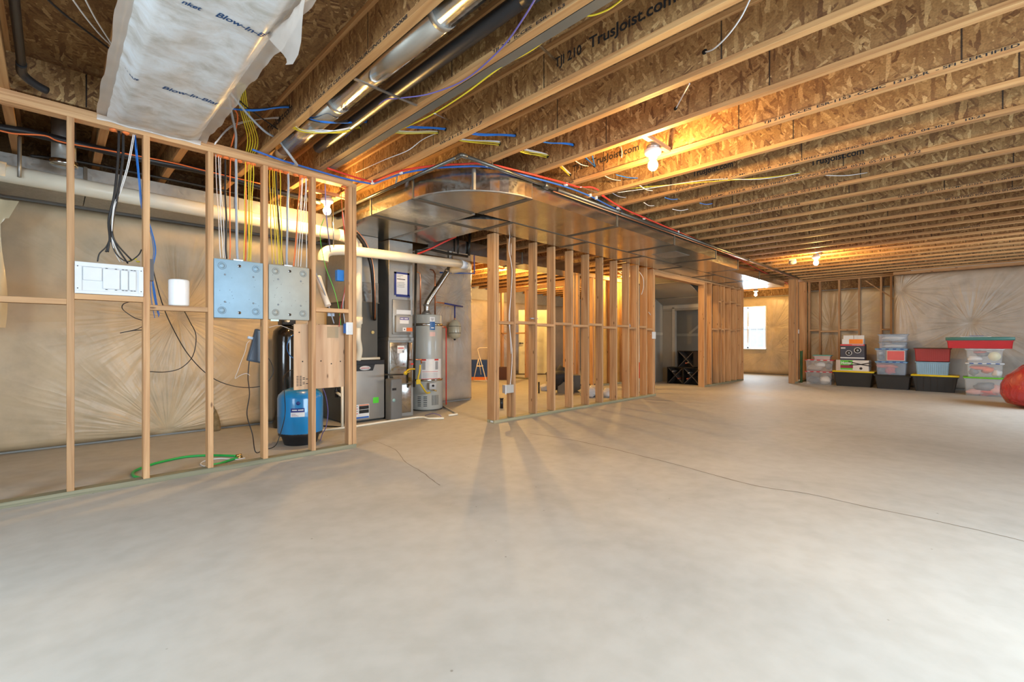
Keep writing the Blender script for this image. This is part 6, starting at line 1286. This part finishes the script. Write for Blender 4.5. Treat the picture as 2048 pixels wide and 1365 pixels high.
facep(t,13.02,yl,yr,.0,.13,z0+.01,zt-.005,tan_); facep(t,13.02,yl,yr,.14,.52,z0+.02,zt-.003,gnn); facep(t,13.02,yl,yr,.14,.53,z0+H_*.25,z0+H_*.52,mar,off=.0035)
text_part('printed_lettering', 'Hunter', wht, (13.015, yl+(yr-yl)*.17, z0+H_*.60), (0,-1,0),(0,0,1), abs(yl-yr)*.32, H_*.28, t)
bl_ = plain('print_dark', (0.03,0.02,0.02), .5)
yc = yl+(yr-yl)*.77; 
for (dy,dz) in ((.26,.06),(-.22,.05),(.24,-.02),(-.22,-.035)): obj('fan_blade_print', MB().beam((13.0165,yc,z0+H_*.62),(13.0165,yc+dy*.9,z0+H_*.62+dz),.002,.022,(0,0,1)), bl_, t)
obj('fan_motor_print', MB().lathe([(.028,0),(.028,-.0015),(0,-.0015)], (13.0175,yc,z0+H_*.25), 14, 'x'), bl_, t)
zz2 = zt+.001
t, yl, yr, z0, zt = carton('heater_box', 'dark box lettered Honeywell with two round heaters, on the fan box', 1680.5,1729, 689.5, 13.04,.30, zz2, plain('carton_navy', (0.045,0.05,0.075), .5)); H_ = zt-z0; w = yl-yr
facep(t,13.04,yl,yr,0,1,zt-.035,zt-.001,redl); text_part('printed_lettering', 'Honeywell', wht, (13.035, yl-w*.50, zt-.028), (0,-1,0),(0,0,1), w*.44, .020, t)
facep(t,13.04,yl,yr,0,1,z0+.04,z0+.065,whl)
ring = plain('print_silver', (0.55,0.56,0.58), .4)
for a, zc, r_ in ((.36,.45,.062),(.72,.62,.068)):
    obj('heater_print', MB().lathe([(r_,0),(r_,-.0012),(r_*.78,-.0012),(r_*.78,0)], (13.0385,yl-w*a,z0+H_*zc), 24, 'x'), ring, t); obj('heater_print', MB().lathe([(r_*.78,0),(r_*.78,-.0008),(0,-.0008)], (13.0375,yl-w*a,z0+H_*zc), 20, 'x'), ink, t); obj('heater_print', MB().lathe([(r_*.35,0),(r_*.35,-.0008),(0,-.0008)], (13.0365,yl-w*a,z0+H_*zc), 16, 'x'), cgr, t)
facep(t,13.04,yl,yr,.03,.22,z0+H_*.72,z0+H_*.80,ring,off=.003)
zz3 = zt+.001
t, yl, yr, z0, zt = carton('white_carton', 'open white carton with raised flaps on top of the heater box', 1684,1727, 679, 13.06,.24, zz3, whl)
obj('flap', MB().beam((13.07,yl-.005,zt),(13.12,(yl+yr)/2+.01,zt+.075),.10,.004,(1,0,0)) if False else MB().box(13.20,13.206,(yl+yr)/2+.005,yl-.005,zt,zt+.085), whl, t); obj('flap', MB().box(13.20,13.206,yr+.005,(yl+yr)/2-.005,zt,zt+.085), whl, t)
obj('orange_label', MB().box(13.056,13.0595,yr+.01,yr+(yl-yr)*.66,z0+.01,zt-.006), plain('label_orange', (0.80,0.22,0.01), .4), t)
# stack 3
_, q = tote('plain black tote at the bottom of the stack with the blue-lidded clear totes', 1749,1821, 780, 751, 12.86,.50, tb_blk, tb_blk, .02, tp=.04)
_, q = tote('clear tote with blue latches holding red cloth, on the plain black tote', 1752,1812, 0, 724, 12.90,.42, clb, bluel, .025, z0=q[3]+.001, latch=latb, contents=((.35,.7,.32,.22,cO),(.45,.3,.18,.3,cR),(.15,.3,.15,.25,cG)))
facep(_,12.905,q[0],q[1],.52,.86,q[2]+.02,q[2]+.17,wc,'card_label',off=-.01) if False else None
_, q = tote('clear tote with blue latches showing a big red card in front', 1752,1813, 0, 698, 12.90,.42, clb, bluel, .025, z0=q[3]+.001, latch=latb, contents=((.15,.7,.10,.2,cW),(.15,.3,.12,.22,cG)))
obj('red_card', MB().box(12.885,12.889,q[1]+.035,q[1]+(q[0]-q[1])*.62,q[2]+.03,q[3]-.055), plain('card_pink', (0.62,0.12,0.12), .6), _); obj('card_border', MB().box(12.8895,12.892,q[1]+.025,q[1]+(q[0]-q[1])*.64,q[2]+.02,q[3]-.045), wc, _)
_, q = tote('pale drawer box just above the red card tote', 1758,1812, 0, 684.5, 12.93,.40, clb, plain('shelf_tan', (0.35,0.31,0.26), .5), .012, z0=q[3]+.001, tp=.006, contents=((.5,.4,.42,.35,cW),))
_, q = tote('pale drawer box full of paper at the top of the blue-lidded stack', 1757,1813, 0, 669, 12.93,.40, clb, clb, .012, z0=q[3]+.001, tp=.006, contents=((.5,.5,.44,.4,cW),))
# stack 4
_, q = tote('black tote with yellow lid under the pale blue tote', 1824,1916, 785, 751, 12.78,.50, tb_blk, tb_yel, .035, tp=.05, ribs=6)
_, q = tote('pale blue ribbed tote between the yellow lid and the red tote', 1831,1898, 0, 725, 12.82,.42, tb_blu, None, .0, z0=q[3]+.001, ribs=14)
_, q = tote('dark red ribbed tote on top of the pale blue tote', 1829,1901, 0, 697, 12.82,.42, tb_red, plain('lid_olive', (0.10,0.10,0.05), .5), .012, z0=q[3]+.014, ribs=15)
# stack 5
_, q = tote('clear tote with bright green lid, bottom of the rightmost stack', 1929,2008, 792, 756, 12.45,.45, clr, plain('lid_green', (0.12,0.45,0.02), .4), .025, contents=((.3,.2,.25,.18,cP),(.55,.5,.28,.25,cG),(.6,.2,.25,.18,cR),(.8,.35,.15,.3,cP)))
_, q = tote('clear tote with blue latches and orange cloth, middle of the rightmost stack', 1933,2006, 0, 727, 12.47,.42, clr, whl, .022, z0=q[3]+.001, latch=latb, contents=((.35,.7,.28,.2,cO),(.6,.55,.2,.25,cO),(.2,.35,.16,.25,cG),(.85,.3,.13,.3,cW)))
_, q = tote('clear tote with white lid and a round cream plate, top of the rightmost stack', 1932,2006, 0, 698, 12.47,.42, clr, whl, .022, z0=q[3]+.001, latch=whl, contents=((.25,.3,.22,.22,cW),(.45,.65,.2,.2,cG),(.4,.8,.2,.12,cR)))
obj('round_plate', MB().lathe([(.085,0),(.085,-.004),(0,-.006)], (12.505, q[1]+(q[0]-q[1])*.22, (q[2]+q[3])/2-.01), 28, 'x'), plain('plate_cream', (0.62,0.58,0.36), .4), _)
_, q = tote('long red bin with dark green lid lying across the rightmost stack', 1894,2027, 0, 675, 12.40,.48, plain('bin_red', (0.40,0.012,0.015), .3), plain('bin_green', (0.035,0.13,0.11), .35), .065, z0=q[3]+.001, tp=.014)
mg = thing('magazine_stack', 'few flat magazines lying on the dark green lid', 'magazines', (12.6, (q[0]+q[1])/2+.1, q[3]))
yA, yB = YaX(1921,12.45), YaX(1983,12.45)
for k, m_ in enumerate((cW, cG, plain('mag_blue', (0.10,0.14,0.28), .3))): obj('magazine', MB().box(12.48+.01*k,12.75,yB+.05*k,yA-.06*k,q[3]+.001+.009*k,q[3]+.009*(k+1)), m_, mg)
# red bag at the right edge
bgm, nt, B, N, Lk = nodes_of('red_film')
B.inputs['Base Color'].default_value = (0.42,0.025,0.03,1); B.inputs['Roughness'].default_value = .22; B.inputs['Coat Weight'].default_value = .8; B.inputs['Coat Roughness'].default_value = .12
tcb = N('ShaderNodeTexCoord'); nbg = N('ShaderNodeTexNoise'); nbg.inputs['Scale'].default_value = 5; nbg.inputs['Detail'].default_value = 5; nbg.inputs['Distortion'].default_value = 2.0; mpg = N('ShaderNodeMapping'); mpg.inputs['Scale'].default_value = (1.6,1.6,.7)
Lk(tcb.outputs['Object'], mpg.inputs[0]); Lk(mpg.outputs[0], nbg.inputs['Vector']); bbg = N('ShaderNodeBump'); bbg.inputs['Strength'].default_value = .8; bbg.inputs['Distance'].default_value = .05; Lk(nbg.outputs['Fac'], bbg.inputs['Height']); Lk(bbg.outputs[0], B.inputs['Normal']); Lk(bbg.outputs[0], B.inputs['Coat Normal'])
bc = at_Z(2068, 822, 0); rb_ = MB(); prof = [(.05,.012),(.22,.012),(.36,.08),(.43,.25),(.43,.45),(.38,.62),(.26,.74),(.12,.80),(.02,.81)]; n = 40
vs = []
for (r_, h_) in prof:
    for k in range(n):
        a = 2*PI*k/n; rr2 = r_*(1+.10*noise.noise(Vector((math.cos(a)*1.4, math.sin(a)*1.4, h_*2)))+.05*math.sin(a*7+h_*4)*(h_/.8)); vs.append((bc.x+.36+rr2*math.cos(a), bc.y-.10+rr2*math.sin(a)*1.0, max(.004, h_*.86*(1+.06*math.sin(a*3)))))
m_ = len(prof); rb_.add(vs, [(i*n+k, i*n+(k+1)%n, (i+1)*n+(k+1)%n, (i+1)*n+k) for i in range(m_-1) for k in range(n)], True); rb_.add(vs[:n], [tuple(range(n))]); rb_.add(vs[-n:], [tuple(range(n))])
tag(obj('trash_bag', rb_, bgm), 'big shiny red plastic bag slumped at the right edge before the totes', 'plastic bag')
# green thing and outlet behind the stub wall
tag(obj('green_bag', MB().taper(13.30,13.36,2.985,3.045,0,.80,.006), plain('dark_green', (0.03,0.09,0.03), .6)), 'narrow dark green object standing against the stub wall', 'object')
oo = at_X(1609,664,13.25); tag(obj('outlet_plate', MB().box(13.20,13.26,3.045,3.058,oo.z-.05,oo.z+.05), wht), 'small white plate on the back of the stub wall', 'electrical box')

# small fittings on the side of the furnace, seen under the plywood
ft = thing('pipe_fitting', 'black pipe fitting with a cream stub on the furnace side below the plywood', 'pipe fitting', at_X(673,790,2.56))
fa = at_X(673,783,2.56); obj('fitting_body', MB().tube([fa+Vector((0,0,.07)), fa-Vector((0,0,.08))], .020, 10), blk, ft); obj('clamp', MB().lathe([(.030,-.01),(.030,.01)], fa, 12), blk, ft); obj('stub', MB().tube([fa-Vector((0,0,.02)), fa+Vector((.0,-.14,-.045))], .018, 10), pvc, ft)
wire('black_hose', 'thin black hose lying on the floor behind the blue tank', 'hose', [at_Z(646,853,.01), at_Z(665,854,.01), at_Z(683,855,.01)], cbk, .008)

# ================================================================ SUB-PARTS GO UNDER THE PART THEY SIT ON
NEST = {'label_panel':('warning_label',), 'label_symbol':('warning_label',), 'safety_panel':('safety_label',), 'text_line':('safety_label','label','paper','control_label','energy_label','brand_label'),
        'knockout_ring':('knockout',), 'rivet':('enclosure',), 'screw_holes':('enclosure',), 'keyhole':('keyhole_pad',), 'cable_clamp':('enclosure',), 'rocker':('cover_plate',), 'latch':('lid','frame'), 'lid_ridge':('lid',),
        'rib':('body',), 'air_vent':('tank',), 'control_knob':('gas_control',), 'drain_valve':('gas_control',), 'seismic_strap':('tank',), 'raised_panel':('slab',), 'handle':('slab',), 'handle_rose':('slab',), 'display':('housing',),
        'heater_print':('carton',), 'printed_panel':('carton',), 'orange_band':('carton',), 'sun_mark':('carton',), 'fan_blade_print':('carton',), 'fan_motor_print':('carton',), 'flap':('carton',), 'orange_label':('carton',),
        'cable_hole':('web',), 'module_cover':('frame',), 'screw':('frame','board'), 'grade_stamp':('board',), 'seal_mark':('brand_label',), 'warning_symbol':('warning_label',), 'control_label':('humidifier_cover',), 'valve_cap':('valve',),
        'card_border':('red_card',), 'emblem':('tank',), 'label_line':('label',), 'brass_coupling':('tube',), 'window_latch':('window_frame',), 'pane':('window_frame',), 'mounting_band':('vessel',)}
def centre(o):
    v = o.data.vertices; n = len(v); s = Vector((0,0,0))
    for q in v: s += q.co
    return s / max(n, 1)
base_ = lambda o: o.name.rstrip('0123456789').rstrip('.')
for top in [o for o in COL.objects if o.parent is None and o.type == 'EMPTY']:
    kids = [k for k in top.children if k.type == 'MESH']; by = {}
    for k in kids: by.setdefault(base_(k), []).append(k)
    for k in kids:
        b = base_(k); want = NEST.get(b)
        if b == 'printed_lettering':
            want = ('quilt',) if 'quilt' in by else ('carton',) if 'carton' in by else ('badge',) if 'badge' in by else None
            if 'web' in by: want = ('web',) if centre(k).z > 0.03 else ('bottom_flange',)
        if not want: continue
        for w in want:
            if w in by and w != b and base_(by[w][0]) not in ('text_line',):
                c = centre(k); p = min(by[w], key=lambda q: (centre(q)-c).length)
                if p.parent is top: k.parent = p
                break
